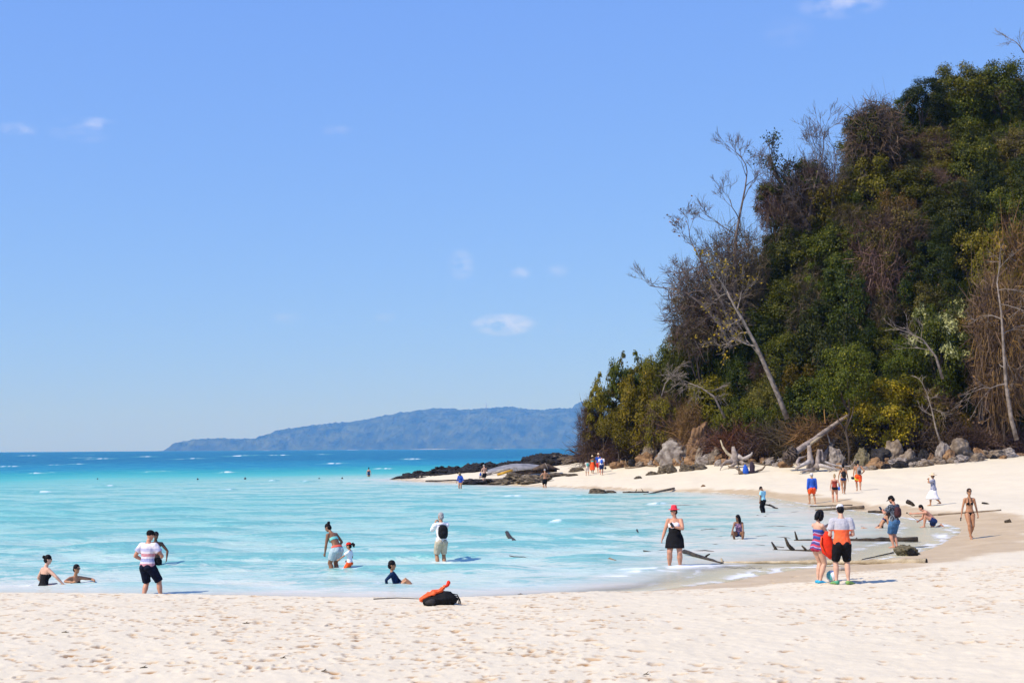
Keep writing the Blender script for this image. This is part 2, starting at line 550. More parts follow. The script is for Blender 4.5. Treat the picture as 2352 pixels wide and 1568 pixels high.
def sea_sheet():
    fine = np.radians(np.linspace(-24, 24, 620))
    co = np.radians(np.array([-62, -50, -42, -36, -32, -29, -27, -25.4]))
    ang = np.concatenate([co, fine, -co[::-1]])
    r = [26.0]
    while r[-1] < 23000:
        r.append(r[-1]+max(.13, r[-1]**2/8200 if r[-1] < 900 else r[-1]*.11))
    r = np.array(r)
    A, RR = np.meshgrid(ang, r)
    x = (RR*np.sin(A)).ravel(); y = (RR*np.cos(A)).ravel()
    rr = RR.ravel()
    s = shore_s(x, y)
    dep = -beach_z(x, y, s)
    shal = sstep(.0, .75, dep)
    dr = np.maximum(.13, rr**2/8200)
    h = np.zeros_like(x)
    wx = x+(fbm(x*.09, y*.09, 2, 91)-.5)*9; wy = y+(fbm(x*.09, y*.09, 2, 95)-.5)*9
    for kx, ky, a, ph, lam in WAVES:
        fade = 1-sstep(lam*.25, lam*.6, dr)
        q = np.sin(kx*wx+ky*wy+ph)
        h += a*fade*(q+.35*((1-np.abs(q))**2-.27))
    gust = .45+1.1*fbm(x*.05, y*.05, 3, 61)
    h = h*shal*gust*(1.0+.35*sstep(20, 80, -s))
    foam = np.zeros_like(x)
    for (u, v, wd, ht) in CAPS:
        c = at_z(u, v)
        dx = x-c.x; dy = y-c.y
        yaw = .15*math.sin(u)
        a1 = dx*math.cos(yaw)+dy*math.sin(yaw); b1 = -dx*math.sin(yaw)+dy*math.cos(yaw)
        span = .5*wd*max(1.0, c.y/150)**.7; dpt = max(.35, c.y**2/4200*.4)
        b1 = b1+.25*dpt*np.sin(a1/span*3+u)
        near = np.abs(a1) < span*4
        h[near] += (ht*np.exp(-(a1/span)**2-(b1/dpt)**2))[near]
        nz = vnoise(x*2.2+u, y*.7, 13)
        fo = np.exp(-(a1/(span*.85))**4-((b1+dpt*.25)/(dpt*.55))**2)*sstep(.22, .55, nz)
        foam = np.maximum(foam, np.where(near, fo, 0))
    # froth along the water's edge
    n1 = fbm(x*1.1, y*.8, 3, 41)
    edge = np.exp(-((dep-.008)/.012)**2)*sstep(.40, .60, fbm(x*3.5, y*2.0, 3, 42))*.8
    edge *= .25+.75*sstep(2.5, 6, x)
    edge2 = np.exp(-((dep-.06)/.010)**2)*sstep(.50, .66, fbm(x*2.6, y*1.4, 3, 43))*sstep(2, 5, x)*.6
    foam = np.maximum(foam, np.maximum(edge, edge2))
    # water stirred up round legs and bodies
    for (u, v, rad) in ((325, 1366, .14), (368, 1366, .14), (765, 1306, .15), (778, 1306, .15), (803, 1308, .2), (1007, 1283, .14), (1021, 1283, .14), (1543, 1300, .16), (1563, 1300, .16), (1697, 1236, .3), (1754, 1177, .16), (100, 1341, .32), (172, 1330, .34), (890, 1340, .3), (352, 1300, .24)):
        c = at_z(u, v)
        q = np.hypot(x-c.x, (y-c.y)*.8)
        nr = q < 2.2
        rn = vnoise(x[nr]*9+u, y[nr]*6, 19)
        foam[nr] = np.maximum(foam[nr], .55*np.exp(-((q[nr]-rad)/.09)**2)*sstep(.25, .7, rn))
        h[nr] += .016*np.cos(q[nr]*2*math.pi/.42)*np.exp(-q[nr]/.6)
    z = h
    V = np.stack([x, y, z], -1)
    S2 = s.reshape(A.shape)
    keepq = (S2[:-1, :-1] < 1.0) | (S2[1:, 1:] < 1.0)
    f = grid_faces(*A.shape, keep=keepq)
    crest = np.clip(h/.22+.25, 0, 1)
    V, f, dep, foam, crest = compact(V, f, dep, foam, crest)
    m = bpy.data.materials.new('sea_water')
    m.use_nodes = True
    nt = m.node_tree
    nt.nodes.clear()
    out = nt.nodes.new('ShaderNodeOutputMaterial')
    b = nt.nodes.new('ShaderNodeBsdfDiffuse')
    D = attr_node(nt, 'depth')
    # patches of weed and sandbank vary how deep the bottom looks
    pn = nnoise(nt, .035, 4, stretch=(1, .35, 1))
    D2 = nmath(nt, 'MULTIPLY', D, nmath(nt, 'ADD', .55, nmath(nt, 'MULTIPLY', pn, .95)))
    lg = nmath(nt, 'DIVIDE', nmath(nt, 'LOGARITHM', nmath(nt, 'ADD', D2, .1), 2.0), 7.0)   # log2(depth+.1)/7
    lg = nmath(nt, 'ADD', lg, .475)
    # stops: depth 0 -> 0, .3 -> .29, 1 -> .495, 2 -> .63, 4 -> .765, 8->.905, 12 -> .99
    col = ramp(nt, lg, [(0, (.70, .62, .48)), (.24, (.68, .65, .56)), (.40, (.47, .60, .52)), (.52, (.31, .54, .475)), (.64, (.06, .42, .42)), (.76, (.004, .27, .335)), (.88, (.002, .15, .32)), (1, (.001, .075, .24))])
    hue = nnoise(nt, .35, 3, stretch=(.5, 1, 1))
    col = nmix(nt, ramp(nt, hue, [(.4, 0), (.75, .35)]), col, (.10, .50, .50))
    # streaks along the crests: darker green of wave faces and pale sky sheen between, painted in
    cr_ = attr_node(nt, 'crest')
    sk = nnoise(nt, 1.7, 5, stretch=(.55, 1.0, 1), rough=.72, dist=1.0)
    mid = ramp(nt, lg, [(.16, 0), (.34, 1), (.62, 1), (.85, .5)])
    sk = nmath(nt, 'ADD', nmath(nt, 'MULTIPLY', cr_, .5), nmath(nt, 'MULTIPLY', sk, 1.0))
    col = nmix(nt, nmath(nt, 'MULTIPLY', ramp(nt, sk, [(.58, 0), (.74, .8)]), mid), col, (.11, .40, .38))
    col = nmix(nt, nmath(nt, 'MULTIPLY', ramp(nt, sk, [(.36, .38), (.50, 0)]), ramp(nt, lg, [(.16, 0), (.34, 1), (.52, .6), (.68, 0)])), col, (.58, .65, .61))
    fo = attr_node(nt, 'foam')
    col = nmix(nt, fo, col, (.86, .88, .90))
    nt.links.new(col, b.inputs['Color'])
    rr_ = nt.nodes.new('ShaderNodeMapRange'); rr_.inputs[3].default_value, rr_.inputs[4].default_value = .12, .7
    nt.links.new(fo, rr_.inputs[0])
    bp = nt.nodes.new('ShaderNodeBump')
    bp.inputs['Distance'].default_value = .35
    bp.inputs['Strength'].default_value = .75
    w1 = nnoise(nt, 1.5, 5, stretch=(.6, 1.15, 1), rough=.6, dist=.4)
    w2 = nnoise(nt, .35, 3, stretch=(.5, 1.1, 1))
    ws = nmath(nt, 'ADD', nmath(nt, 'MULTIPLY', w1, .55), nmath(nt, 'MULTIPLY', w2, 1.2))
    # calmer right at the edge
    cal = ramp(nt, D, [(0, .12), (.35, .8), (1, 1)])
    w3 = nnoise(nt, 5.0, 4, stretch=(.5, 1.2, 1), rough=.6)
    ws = nmath(nt, 'ADD', ws, nmath(nt, 'MULTIPLY', w3, .16))
    nt.links.new(nmath(nt, 'MULTIPLY', ws, cal), bp.inputs['Height'])
    nt.links.new(bp.outputs[0], b.inputs['Normal'])
    tr = nt.nodes.new('ShaderNodeBsdfTransparent')
    tr.inputs['Color'].default_value = (.93, .97, .96, 1)
    gl = nt.nodes.new('ShaderNodeBsdfGlossy')
    gl.inputs['Roughness'].default_value = .08
    nt.links.new(bp.outputs[0], gl.inputs['Normal'])
    fr = nt.nodes.new('ShaderNodeFresnel'); fr.inputs['IOR'].default_value = 1.33
    nt.links.new(bp.outputs[0], fr.inputs['Normal'])
    clear = nt.nodes.new('ShaderNodeMixShader')
    nt.links.new(nmath(nt, 'MULTIPLY', fr.outputs[0], .38), clear.inputs[0])
    nt.links.new(tr.outputs[0], clear.inputs[1]); nt.links.new(gl.outputs[0], clear.inputs[2])
    nt.links.new(rr_.outputs[0], gl.inputs['Roughness'])
    # a rough sea never mirrors fully at a glance: the wave faces turned to the eye keep the reflection weak far out
    cap = ramp(nt, lg, [(.25, .26), (.5, .30), (.75, .14), (.95, .06)])
    body = nt.nodes.new('ShaderNodeMixShader')
    nt.links.new(nmath(nt, 'MULTIPLY', nmath(nt, 'MINIMUM', fr.outputs[0], cap), nmath(nt, 'SUBTRACT', 1.0, fo)), body.inputs[0])
    nt.links.new(b.outputs[0], body.inputs[1]); nt.links.new(gl.outputs[0], body.inputs[2])
    op = ramp(nt, lg, [(0.0, 0), (.06, .25), (.16, .85), (.25, 1)])
    op = nmath(nt, 'MAXIMUM', op, fo)
    mx = nt.nodes.new('ShaderNodeMixShader')
    nt.links.new(op, mx.inputs[0])
    nt.links.new(clear.outputs[0], mx.inputs[1]); nt.links.new(body.outputs[0], mx.inputs[2])
    nt.links.new(mx.outputs[0], out.inputs['Surface'])
    me = meshdata('water', V, f, True, m)
    attr(me, 'depth', np.maximum(dep, 0)); attr(me, 'foam', foam); attr(me, 'crest', crest)
    o = link('water', me)
    o['kind'] = 'structure'
    o['label'] = 'turquoise sea with small waves, pale near the sand'
sea_sheet()

# ------------------------------------------------------------------ far island
def far_island():
    prof = [(350, 0), (372, 2), (385, 16), (420, 24), (470, 26), (530, 22), (545, 20), (570, 32), (600, 46), (640, 52), (700, 60), (760, 68), (800, 80), (850, 90), (900, 100), (960, 98), (1000, 92), (1050, 98), (1100, 106),
            (1150, 100), (1180, 96), (1260, 98), (1340, 96), (1500, 92), (1800, 80), (2300, 60), (2600, 0)]
    D0 = 16000.0
    us = np.arange(352, 2600, 1.5)
    K = 4.7
    dt = K*np.concatenate([np.linspace(0, 60, 14), np.linspace(66, 420, 46), [470, 560, 700]])
    U, T = np.meshgrid(us, dt)
    pu = np.interp(U, [p[0] for p in prof], [p[1] for p in prof])
    x = (U-1176)/F*D0 + T*.15
    y = D0 + T + 0*U
    H = pu*D0/F*1.0
    w = np.maximum(H*2.6, 40*K)
    up = np.tanh(T/w*1.9)
    z = H*up*(1-.35*sstep(450*K, 700*K, T))
    ridge = fbm(x*.00135, y*.00135, 5, 3)-.5
    z = z*(1+.2*ridge*sstep(0, 150*K, T))
    can = fbm(x*.0125, y*.0125, 3, 9)
    lump = vnoise(x*.03, y*.03, 15)**2
    z = z+(can-.45)*38*sstep(4*K, 30*K, T)*sstep(0, 53, H)+lump*23*sstep(3*K, 12*K, T)*sstep(0, 44, H)-.6
    z = np.where(T > 690*K, -4, z)
    V = np.stack([x.ravel(), y.ravel(), z.ravel()], -1)
    f = grid_faces(*U.shape)
    m = mat('island_forest', (.012, .022, .010), .9, scale=.0065, col2=(.085, .105, .04), lo=.35, hi=.7, spec=.05, detail=6, bump=1.0, bscale=.02)
    m.node_tree.nodes['Bump'].inputs['Distance'].default_value = 25
    o = link('island', meshdata('island', V, f, False, m))
    o['kind'] = 'structure'
    o['label'] = 'long wooded island on the horizon, blue with haze'
    # strips of pale beach along its foot
    sm = mat('island_sand', (.75, .66, .55), .9, scale=.05)
    for (a, b_, hh) in ((935, 1045, 12.5), (790, 830, 8), (1130, 1155, 8), (600, 625, 7), (1335, 1345, 7)):
        mb = MB()
        n = 14
        for k in range(n+1):
            u = a+(b_-a)*k/n
            ex = math.sin(math.pi*k/n)**.5
            X = (u-1176)/F*D0
            mb.v += [Vector((X, D0-16*ex-1, -.5)), Vector((X, D0+70, hh*ex+1)), Vector((X, D0+105, -.5))]
        for k in range(n):
            i = k*3
            mb.f += [(i, i+3, i+4, i+1), (i+1, i+4, i+5, i+2)]
        mb.build('beach', sm, o)
    far = MB()
    rings = []
    pk = [(1290, 0), (1312, 88), (1325, 104), (1337, 110), (1352, 112), (1380, 104), (1440, 90), (1520, 60), (1600, 0)]
    D1 = 17800.0
    us2 = np.arange(1290, 1601, 5)
    hh = np.interp(us2, [p[0] for p in pk], [p[1] for p in pk])*D1/F*1.0
    vv = []
    for k, u in enumerate(us2):
        X = (u-1176)/F*D1
        for q, (dy, sc) in enumerate(((0, 0), (140, .5), (400, .85), (680, 1), (1060, .8), (1480, -.1))):
            vv.append((X, D1+dy, hh[k]*sc-2+(6*random.random() if 0 < q < 5 else 0)))
    V2 = np.array(vv)
    o2 = link('island_peak', meshdata('island_peak', V2, grid_faces(len(us2), 6), True, m))
    o2['kind'] = 'structure'
    o2['label'] = 'faint farther peak just behind the island'
    steel = mat('mast_steel', (.30, .26, .26), .6)
    for (u, base, hgt, lab) in ((1117, 945, 22, 'taller lattice radio mast on the highest ridge of the far island'), (957, 968, 10, 'shorter radio mast on the left shoulder of the far island')):
        p = at_d(u, base, D0+900)
        mb = MB()
        Hm = hgt*(D0+900)/F
        rt = link('radio_mast', None, loc=p-Vector((0, 0, 8)))
        for (ox, oy) in ((-1, -1), (1, -1), (0, 1)):
            m1 = MB(); m1.tube([(ox*4, oy*4, 0), (ox*1.2, oy*1.2, Hm+8)], [1.6, 1.1], 5)
            m1.build('leg', steel, rt)
        for k in range(9):
            zz = 5+k*(Hm+2)/9; w = 1.2-.8*zz/(Hm+8)
            w *= 3.4; br = MB(); br.tube([(-w, -w, zz), (w, -w, zz), (0, w, zz+.5)], [.55]*3, 4); br.build('brace', steel, rt)
        tag(rt, lab, 'mast')
far_island()

# ------------------------------------------------------------------ hill ground
def hill_sheet():
    us = np.concatenate([np.arange(1288, 2480, 9), np.linspace(2500, 3600, 14)])
    ts = np.concatenate([np.linspace(-3.5, 3, 9), np.linspace(4, 45, 42), [50, 58, 70, 90, 120, 150]])
    U, T = np.meshgrid(us, ts)
    y = np.interp(U, _hu, _hd)+T
    x = (U-1176)/F*y
    z = hill_z(x.ravel(), y.ravel())
    V = np.stack([x.ravel(), y.ravel(), z], -1)
    m = mat('hill_soil', (.12, .085, .058), .95, scale=.5, col2=(.34, .26, .19), lo=.4, hi=.75, spec=.1, bump=.8, bscale=1.5, detail=7)
    m.node_tree.nodes['Bump'].inputs['Distance'].default_value = .3
    o = link('hill', meshdata('hill', V, grid_faces(*U.shape), True, m))
    o['kind'] = 'structure'
    o['label'] = 'steep wooded hillside rising behind the beach'
hill_sheet()
# ------------------------------------------------------------------ rocks
def rock_mesh(seed, sub=4, facets=10, rough=.16, m=None, name='rock'):
    rng = np.random.default_rng(seed)
    bm = bmesh.new()
    bmesh.ops.create_icosphere(bm, subdivisions=sub, radius=1)
    V = np.array([v.co[:] for v in bm.verts])
    Fc = np.array([[v.index for v in f.verts] for f in bm.faces])
    bm.free()
    d = V/np.linalg.norm(V, axis=1)[:, None]
    r = np.ones(len(V))*1.25
    for k in range(facets):
        n = rng.normal(size=3); n[2] = abs(n[2])*.9 if k % 2 else n[2]; n /= np.linalg.norm(n)
        c = d @ n
        off = .72+.38*rng.random()
        r = np.where(c > .05, np.minimum(r, off/np.maximum(c, .05)), r)
    r = r*(1+rough*2.2*noise3(d*2.1+seed, seed)+rough*1.5*noise3(d*5+seed*2, seed+3)+rough*.9*noise3(d*11+seed, seed+7))
    P = d*r[:, None]
    return meshdata(name, P, Fc, False, m)
M_rock = mat('boulder_stone', (.09, .065, .045), .9, scale=1.6, col2=(.28, .225, .17), lo=.3, hi=.7, spec=.15, bump=.8, bscale=7, detail=7)
M_rock2 = mat('boulder_ochre', (.11, .06, .03), .9, scale=1.3, col2=(.31, .19, .10), lo=.3, hi=.7, spec=.15, bump=.8, bscale=7, detail=7)
M_rockp = mat('boulder_pale', (.11, .085, .07), .9, scale=2.2, col2=(.34, .30, .265), lo=.3, hi=.7, spec=.15, bump=.8, bscale=9, detail=7)
M_rockk = mat('reef_black', (.010, .009, .010), .75, scale=2.5, col2=(.055, .048, .045), lo=.4, hi=.8, spec=.25, bump=1, bscale=9, detail=8)
M_rockm = mat('reef_brown', (.05, .04, .028), .85, scale=3, col2=(.23, .18, .12), lo=.35, hi=.7, spec=.2, bump=1, bscale=10, detail=8)
M_rockg = mat('rock_mossy', (.06, .055, .028), .9, scale=4, col2=(.20, .165, .10), lo=.3, hi=.7, spec=.2, bump=1, bscale=12, detail=7)
for _m in (M_rockk, M_rockm):
    _m.node_tree.nodes['Bump'].inputs['Distance'].default_value = .12
ROCKS = [rock_mesh(100+k, 5, 9+k % 5, .27) for k in range(8)]
REEFS = [rock_mesh(200+k, 5, 8, .42) for k in range(6)]
for me in ROCKS+REEFS:
    me.materials.append(M_rock)
def put_rock(name, me, p, sx, sy, sz, rz, m, label, cat='rock', group=None, tilt=0, sink=.25):
    o = link(name, me, loc=(p.x, p.y, p.z+sz*(1-2*sink)), rot=(tilt, tilt*.6, rz), scale=(sx, sy, sz))
    o.material_slots[0].link = 'OBJECT'
    o.material_slots[0].material = m
    return tag(o, label, cat, group)
# boulders at the foot of the hill: left, right, top, bottom in the photograph, material, label
BOULD = [
    (1513, 1578, 1012, 1058, M_rockp, 'big rough grey boulder leaning left of the tall ochre slab'),
    (1577, 1624, 980, 1040, M_rock2, 'tall ochre slab standing upright among brush right of big grey boulder'),
    (1478, 1520, 1022, 1050, M_rock, 'dark flat-topped boulder just left of the big grey boulder'),
    (1460, 1504, 1044, 1060, M_rock2, 'low ochre boulder below the dark flat-topped one'),
    (1505, 1530, 1046, 1060, M_rock2, 'ochre boulder at the left foot of the big grey boulder'),
    (1576, 1604, 1050, 1064, M_rock2, 'low ochre boulder on the sand below the upright slab'),
    (1596, 1630, 1030, 1056, M_rock, 'wedge-shaped brown boulder right of the upright ochre slab'),
    (1602, 1642, 1044, 1062, M_rockp, 'pale boulder on the sand right of the wedge-shaped one'),
    (1630, 1660, 1030, 1052, M_rock, 'brown boulder between the wedge boulder and the driftwood stump'),
    (1582, 1608, 1036, 1052, M_rock, 'small brown boulder at the foot of the upright slab'),
    (1548, 1578, 1048, 1061, M_rock2, 'ochre boulder at the right foot of the big grey boulder'),
    (1640, 1662, 1048, 1060, M_rock2, 'small ochre boulder at the edge of the sand left of driftwood stump'),
    (2149, 2179, 1016, 1049, M_rockp, 'pale pointed boulder standing above the rubble on the right'),
    (2182, 2228, 1012, 1042, M_rock, 'broad brown boulder right of the pale pointed one'),
    (1967, 2002, 1035, 1061, M_rockg, 'grey-green boulder right of the big root stump'),
    (2001, 2048, 1032, 1053, M_rockk, 'dark wet-looking boulder under the yellow-leaved tree'),
    (1994, 2044, 1049, 1065, M_rock2, 'low reddish boulder in front of the dark boulder'),
    (2057, 2092, 1051, 1065, M_rockp, 'pale low boulder on the sand below the yellow-leaved tree'),
    (2070, 2106, 1036, 1053, M_rock, 'brown boulder in shade left of the pale pointed one'),
    (2128, 2148, 1046, 1062, M_rock2, 'small ochre boulder left of the reddish egg-shaped one'),
    (2160, 2192, 1034, 1058, M_rock2, 'reddish egg-shaped boulder below the pale pointed one'),
    (2030, 2072, 1016, 1037, M_rock, 'brown boulder high in the rubble under the yellow-leaved tree'),
    (2232, 2262, 1032, 1046, M_rock2, 'ochre boulder at the foot of the leaf-covered slope'),
    (2110, 2134, 1034, 1049, M_rockk, 'dark boulder left of the pale pointed one'),
    (2300, 2336, 1030, 1044, M_rockp, 'pale flat boulder at far right foot of the hill'),
    (1905, 1940, 1030, 1052, M_rockp, 'pale grey boulder behind the short leaning log'),
]
for k, (a, b, t, bt, m, lab) in enumerate(BOULD):
    uc = (a+b)/2
    dist = float(np.interp(uc, _hu, _hd))-.4-1.3*(bt-1030)/30
    pb = at_d(uc, bt, dist); ptop = at_d(uc, t, dist)
    w = (b-a)*dist/F/2
    zb = min(pb.z, gz(pb.x, pb.y))-.25
    h = (ptop.z-zb)/2
    put_rock('boulder', ROCKS[k % 8], Vector((pb.x, pb.y, zb)), w*1.08, w*.95, h*1.05, k*1.7, m, lab, 'boulder', 'boulders at the foot of the hill', .15*math.sin(k*2.3), 0)
# rubble along the foot of the hill
rng = random.Random(3)
zones = [(1395, 1500, 'stone in the rubble under the olive trees at the left end of the hill', 1046, 1054), (1640, 1800, 'stone in the rubble between the driftwood stump and the root stump', 1038, 1056),
         (1900, 2080, 'stone in the rubble under the yellow-leaved tree', 1042, 1060), (2090, 2340, 'stone in the rubble at the right foot of the hill', 1034, 1052)]
for zi, (a, b, lab, va, vb) in enumerate(zones):
    for k in range(34):
        u = rng.uniform(a, b)
        yy = float(np.interp(u, _hu, _hd))+rng.uniform(-3.2, .8)
        p = Vector(((u-1176)/F*yy, yy, 0)); p.z = gz(p.x, p.y)
        s = rng.uniform(.14, .55)
        put_rock('stone', ROCKS[rng.randrange(8)], p, s*1.2, s, s*.75, rng.uniform(0, 6), rng.choice([M_rock, M_rock2, M_rockp, M_rock, M_rockk]), lab, 'stone', 'rubble stones, zone %d' % (zi+1), rng.uniform(-.4, .4))
# low slabs and stones lying on the open sand
SANDROCK = [(1484, 1510, 1083, 1090, 'small flat brown rock, leftmost of the row on the far sand'), (1508, 1540, 1073, 1087, 'second brown rock in the row on the far sand'),
            (1532, 1556, 1072, 1085, 'third brown rock in the row on the far sand'), (1560, 1592, 1069, 1081, 'fourth brown rock in the row on the far sand'),
            (1590, 1626, 1066, 1077, 'rightmost longest brown rock of the row on the far sand'), (1307, 1346, 1074, 1082, 'flat dark slab on sand left of the walking group'),
            (1263, 1276, 1052, 1058, 'small dark stone on sand below the spit'), (1458, 1474, 1094, 1099, 'small pale brown rock alone on the white sand'),
            (1610, 1620, 1113, 1117, 'tiny reddish stone on the far sand'), (1556, 1572, 1056, 1064, 'small rock on sand in front of the ochre boulders'),
            (1722, 1734, 1058, 1064, 'small stone beside the branch with hanging bags'), (1353, 1390, 1123, 1132, 'dark rock at the water edge, leftmost of the strand debris'),
            (1392, 1416, 1126, 1131, 'thin dark rock in the strand debris right of the dark one'), (1300, 1330, 1088, 1092, 'thin stone on sand just beyond the brown reef hump'), (2308, 2322, 1194, 1200, 'small dark stone on dry sand near the right edge')]
for k, (a, b, t, bt, lab) in enumerate(SANDROCK):
    p = hit((a+b)/2, bt)
    px = p.y/F
    put_rock('rock', ROCKS[(k*3) % 8], p, (b-a)*px/2, (b-a)*px*.33, max(.1, (bt-t)*px*.8), .2*math.sin(k), M_rockm if k < 8 or k > 10 else M_rock2, lab, 'rock', 'loose rocks on the sand', 0, .3)
# mossy pair at the tip of the bay
p = hit(2080, 1274)
put_rock('rock', REEFS[1], p, .30, .24, .19, .4, M_rockg, 'mossy brown rock on wet sand beside the denim-shorts man', 'rock', None, .2, .18)
put_rock('rock', REEFS[2], hit(2096, 1276), .14, .14, .09, 1.2, M_rockk, 'small dark rock leaning on the mossy one', 'rock', None, .2, .2)
# the spit of black rock: lumps along its length
spit = [(905, 1101, 4), (945, 1098, 7), (990, 1094, 9), (1035, 1090, 12), (1085, 1085, 15), (1130, 1080, 17), (1180, 1074, 19), (1225, 1067, 21), (1268, 1060, 23), (1310, 1054, 22), (1345, 1049, 18), (1375, 1046, 14)]
top = [(905, 1099), (920, 1092), (950, 1082), (985, 1080), (1000, 1077), (1040, 1072), (1080, 1068), (1120, 1062), (1170, 1062), (1205, 1060), (1228, 1045), (1262, 1042), (1300, 1044), (1340, 1045), (1380, 1044)]
bot = [(905, 1102), (950, 1105), (1000, 1103), (1050, 1095), (1100, 1088), (1150, 1085), (1200, 1078), (1250, 1068), (1300, 1064), (1380, 1056)]
rng = random.Random(9)
n = 0
names = {0: 'black rugged rock at the seaward tip of the spit', 1: 'black rugged rock on the spit left of the shirtless man with blue bag', 2: 'black rugged rock on the spit behind the wrecked hull', 3: 'black rugged rock where the spit meets the wooded hill'}
u = 908.0
while u < 1372:
    tb = np.interp(u, [a for a, _ in top], [b for _, b in top]); bb = np.interp(u, [a for a, _ in bot], [b for _, b in bot])
    rows = max(1, int((bb-tb)/7))
    for q in range(rows):
        uu = u+rng.uniform(-7, 7)
        dist = np.interp(uu, [900, 1050, 1200, 1300, 1380], [160, 156, 152, 149, 147])-q*2.2+rng.uniform(-.6, .6)+rows*1.1
        vtop = tb+(bb-tb)*(q/rows)*.75+rng.uniform(-1, 3)
        pt = at_d(uu, vtop, dist)
        base = min(gz(pt.x, pt.y), pt.z-.5)
        h = max(.35, (pt.z-base)*.62)
        w = rng.uniform(.35, .75)*(1+.35*rng.random())*(1.2 if uu > 1220 else .95)
        zn = 0 if uu < 985 else 1 if uu < 1110 else 2 if uu < 1265 else 3
        mm = M_rockk if uu < 1280 or rng.random() < .4 else M_rockm
        o = link('reef_rock', REEFS[rng.randrange(6)], loc=(pt.x, pt.y, pt.z-h), rot=(rng.uniform(-.3, .3), rng.uniform(-.3, .3), rng.uniform(0, 6)), scale=(w, w*1.1, h))
        o.material_slots[0].link = 'OBJECT'; o.material_slots[0].material = mm
        tag(o, names[zn], 'rock', 'rocks of the black spit, part %d' % (zn+1))
    u += rng.uniform(5.5, 9)
# lower reef in front of it
for (a, b, t, bt, m, lab) in ((1066, 1110, 1103, 1113, M_rockk, 'low black reef at the water edge beside the wading woman in blue'), (1100, 1150, 1102, 1113, M_rockk, 'low black reef at the water edge, middle piece'),
                              (1140, 1200, 1098, 1112, M_rockm, 'low brown reef hump, left piece'), (1166, 1216, 1091, 1110, M_rockm, 'tallest brown reef hump at the water edge'), (1196, 1252, 1095, 1110, M_rockm, 'brown reef hump just left of the bald shirtless man'),
                              (1255, 1305, 1087, 1094, M_rockm, 'flat brown reef strip right of the bald shirtless man')):
    p = hit((a+b)/2, bt)
    px = p.y/F
    put_rock('reef_rock', REEFS[(a//7) % 6], p+Vector((0, 1.2, 0)), (b-a)*px*.58, 1.3, (bt-t)*px*.8, (a % 5)*.25, m, lab, 'rock', 'low reef at the edge of the bay', 0, .3)

# ------------------------------------------------------------------ vegetation
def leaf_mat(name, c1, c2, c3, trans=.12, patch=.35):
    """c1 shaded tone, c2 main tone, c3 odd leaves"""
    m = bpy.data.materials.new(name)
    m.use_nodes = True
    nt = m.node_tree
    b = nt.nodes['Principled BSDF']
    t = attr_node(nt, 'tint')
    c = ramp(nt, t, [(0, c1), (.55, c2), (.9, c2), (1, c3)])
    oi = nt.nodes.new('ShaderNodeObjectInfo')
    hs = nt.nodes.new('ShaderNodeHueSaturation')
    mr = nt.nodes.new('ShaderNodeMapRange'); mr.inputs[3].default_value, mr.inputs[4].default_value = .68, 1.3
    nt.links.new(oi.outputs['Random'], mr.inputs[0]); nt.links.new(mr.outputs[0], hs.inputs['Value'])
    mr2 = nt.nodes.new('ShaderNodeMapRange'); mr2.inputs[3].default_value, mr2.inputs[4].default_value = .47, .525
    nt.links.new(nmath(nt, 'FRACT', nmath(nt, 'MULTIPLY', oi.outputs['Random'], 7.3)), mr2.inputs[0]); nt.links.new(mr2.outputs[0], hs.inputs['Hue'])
    nt.links.new(c, hs.inputs['Color'])
    nt.links.new(hs.outputs[0], b.inputs['Base Color'])
    b.inputs['Roughness'].default_value = .5
    b.inputs['Specular IOR Level'].default_value = .12
    tl = nt.nodes.new('ShaderNodeBsdfTranslucent')
    nt.links.new(hs.outputs[0], tl.inputs['Color'])
    mx = nt.nodes.new('ShaderNodeMixShader'); mx.inputs[0].default_value = trans
    nt.links.new(b.outputs[0], mx.inputs[1]); nt.links.new(tl.outputs[0], mx.inputs[2])
    nt.links.new(mx.outputs[0], nt.nodes['Material Output'].inputs['Surface'])
    return m
L_dark = leaf_mat('leaves_dark_green', (.008, .012, .001), (.030, .038, .003), (.10, .095, .008))
L_mid = leaf_mat('leaves_mid_green', (.013, .019, .001), (.056, .066, .004), (.17, .155, .012))
L_olive = leaf_mat('leaves_olive', (.028, .027, .002), (.120, .100, .005), (.26, .19, .014))
L_yel = leaf_mat('leaves_yellow', (.055, .05, .007), (.30, .20, .012), (.46, .29, .015))
L_rust = leaf_mat('leaves_rust', (.07, .035, .014), (.20, .11, .045), (.38, .19, .06))
L_dry = leaf_mat('twigs_dry', (.045, .030, .018), (.115, .077, .048), (.25, .19, .14), .05)
L_litter = leaf_mat('leaf_litter', (.10, .052, .032), (.26, .15, .10), (.52, .38, .30), .1)
L_brown = leaf_mat('vines_brown_green', (.016, .014, .002), (.088, .068, .010), (.22, .15, .04), .1)
M_bark = mat('bark_grey', (.12, .095, .075), .9, scale=3, col2=(.27, .225, .19), spec=.1, bump=.6, bscale=20)
M_barkd = mat('bark_dark', (.045, .034, .026), .9, scale=3, col2=(.12, .09, .07), spec=.1, bump=.6, bscale=20)
M_bare = mat('bare_wood', (.075, .055, .045), .9, scale=2, col2=(.17, .13, .11), spec=.1)

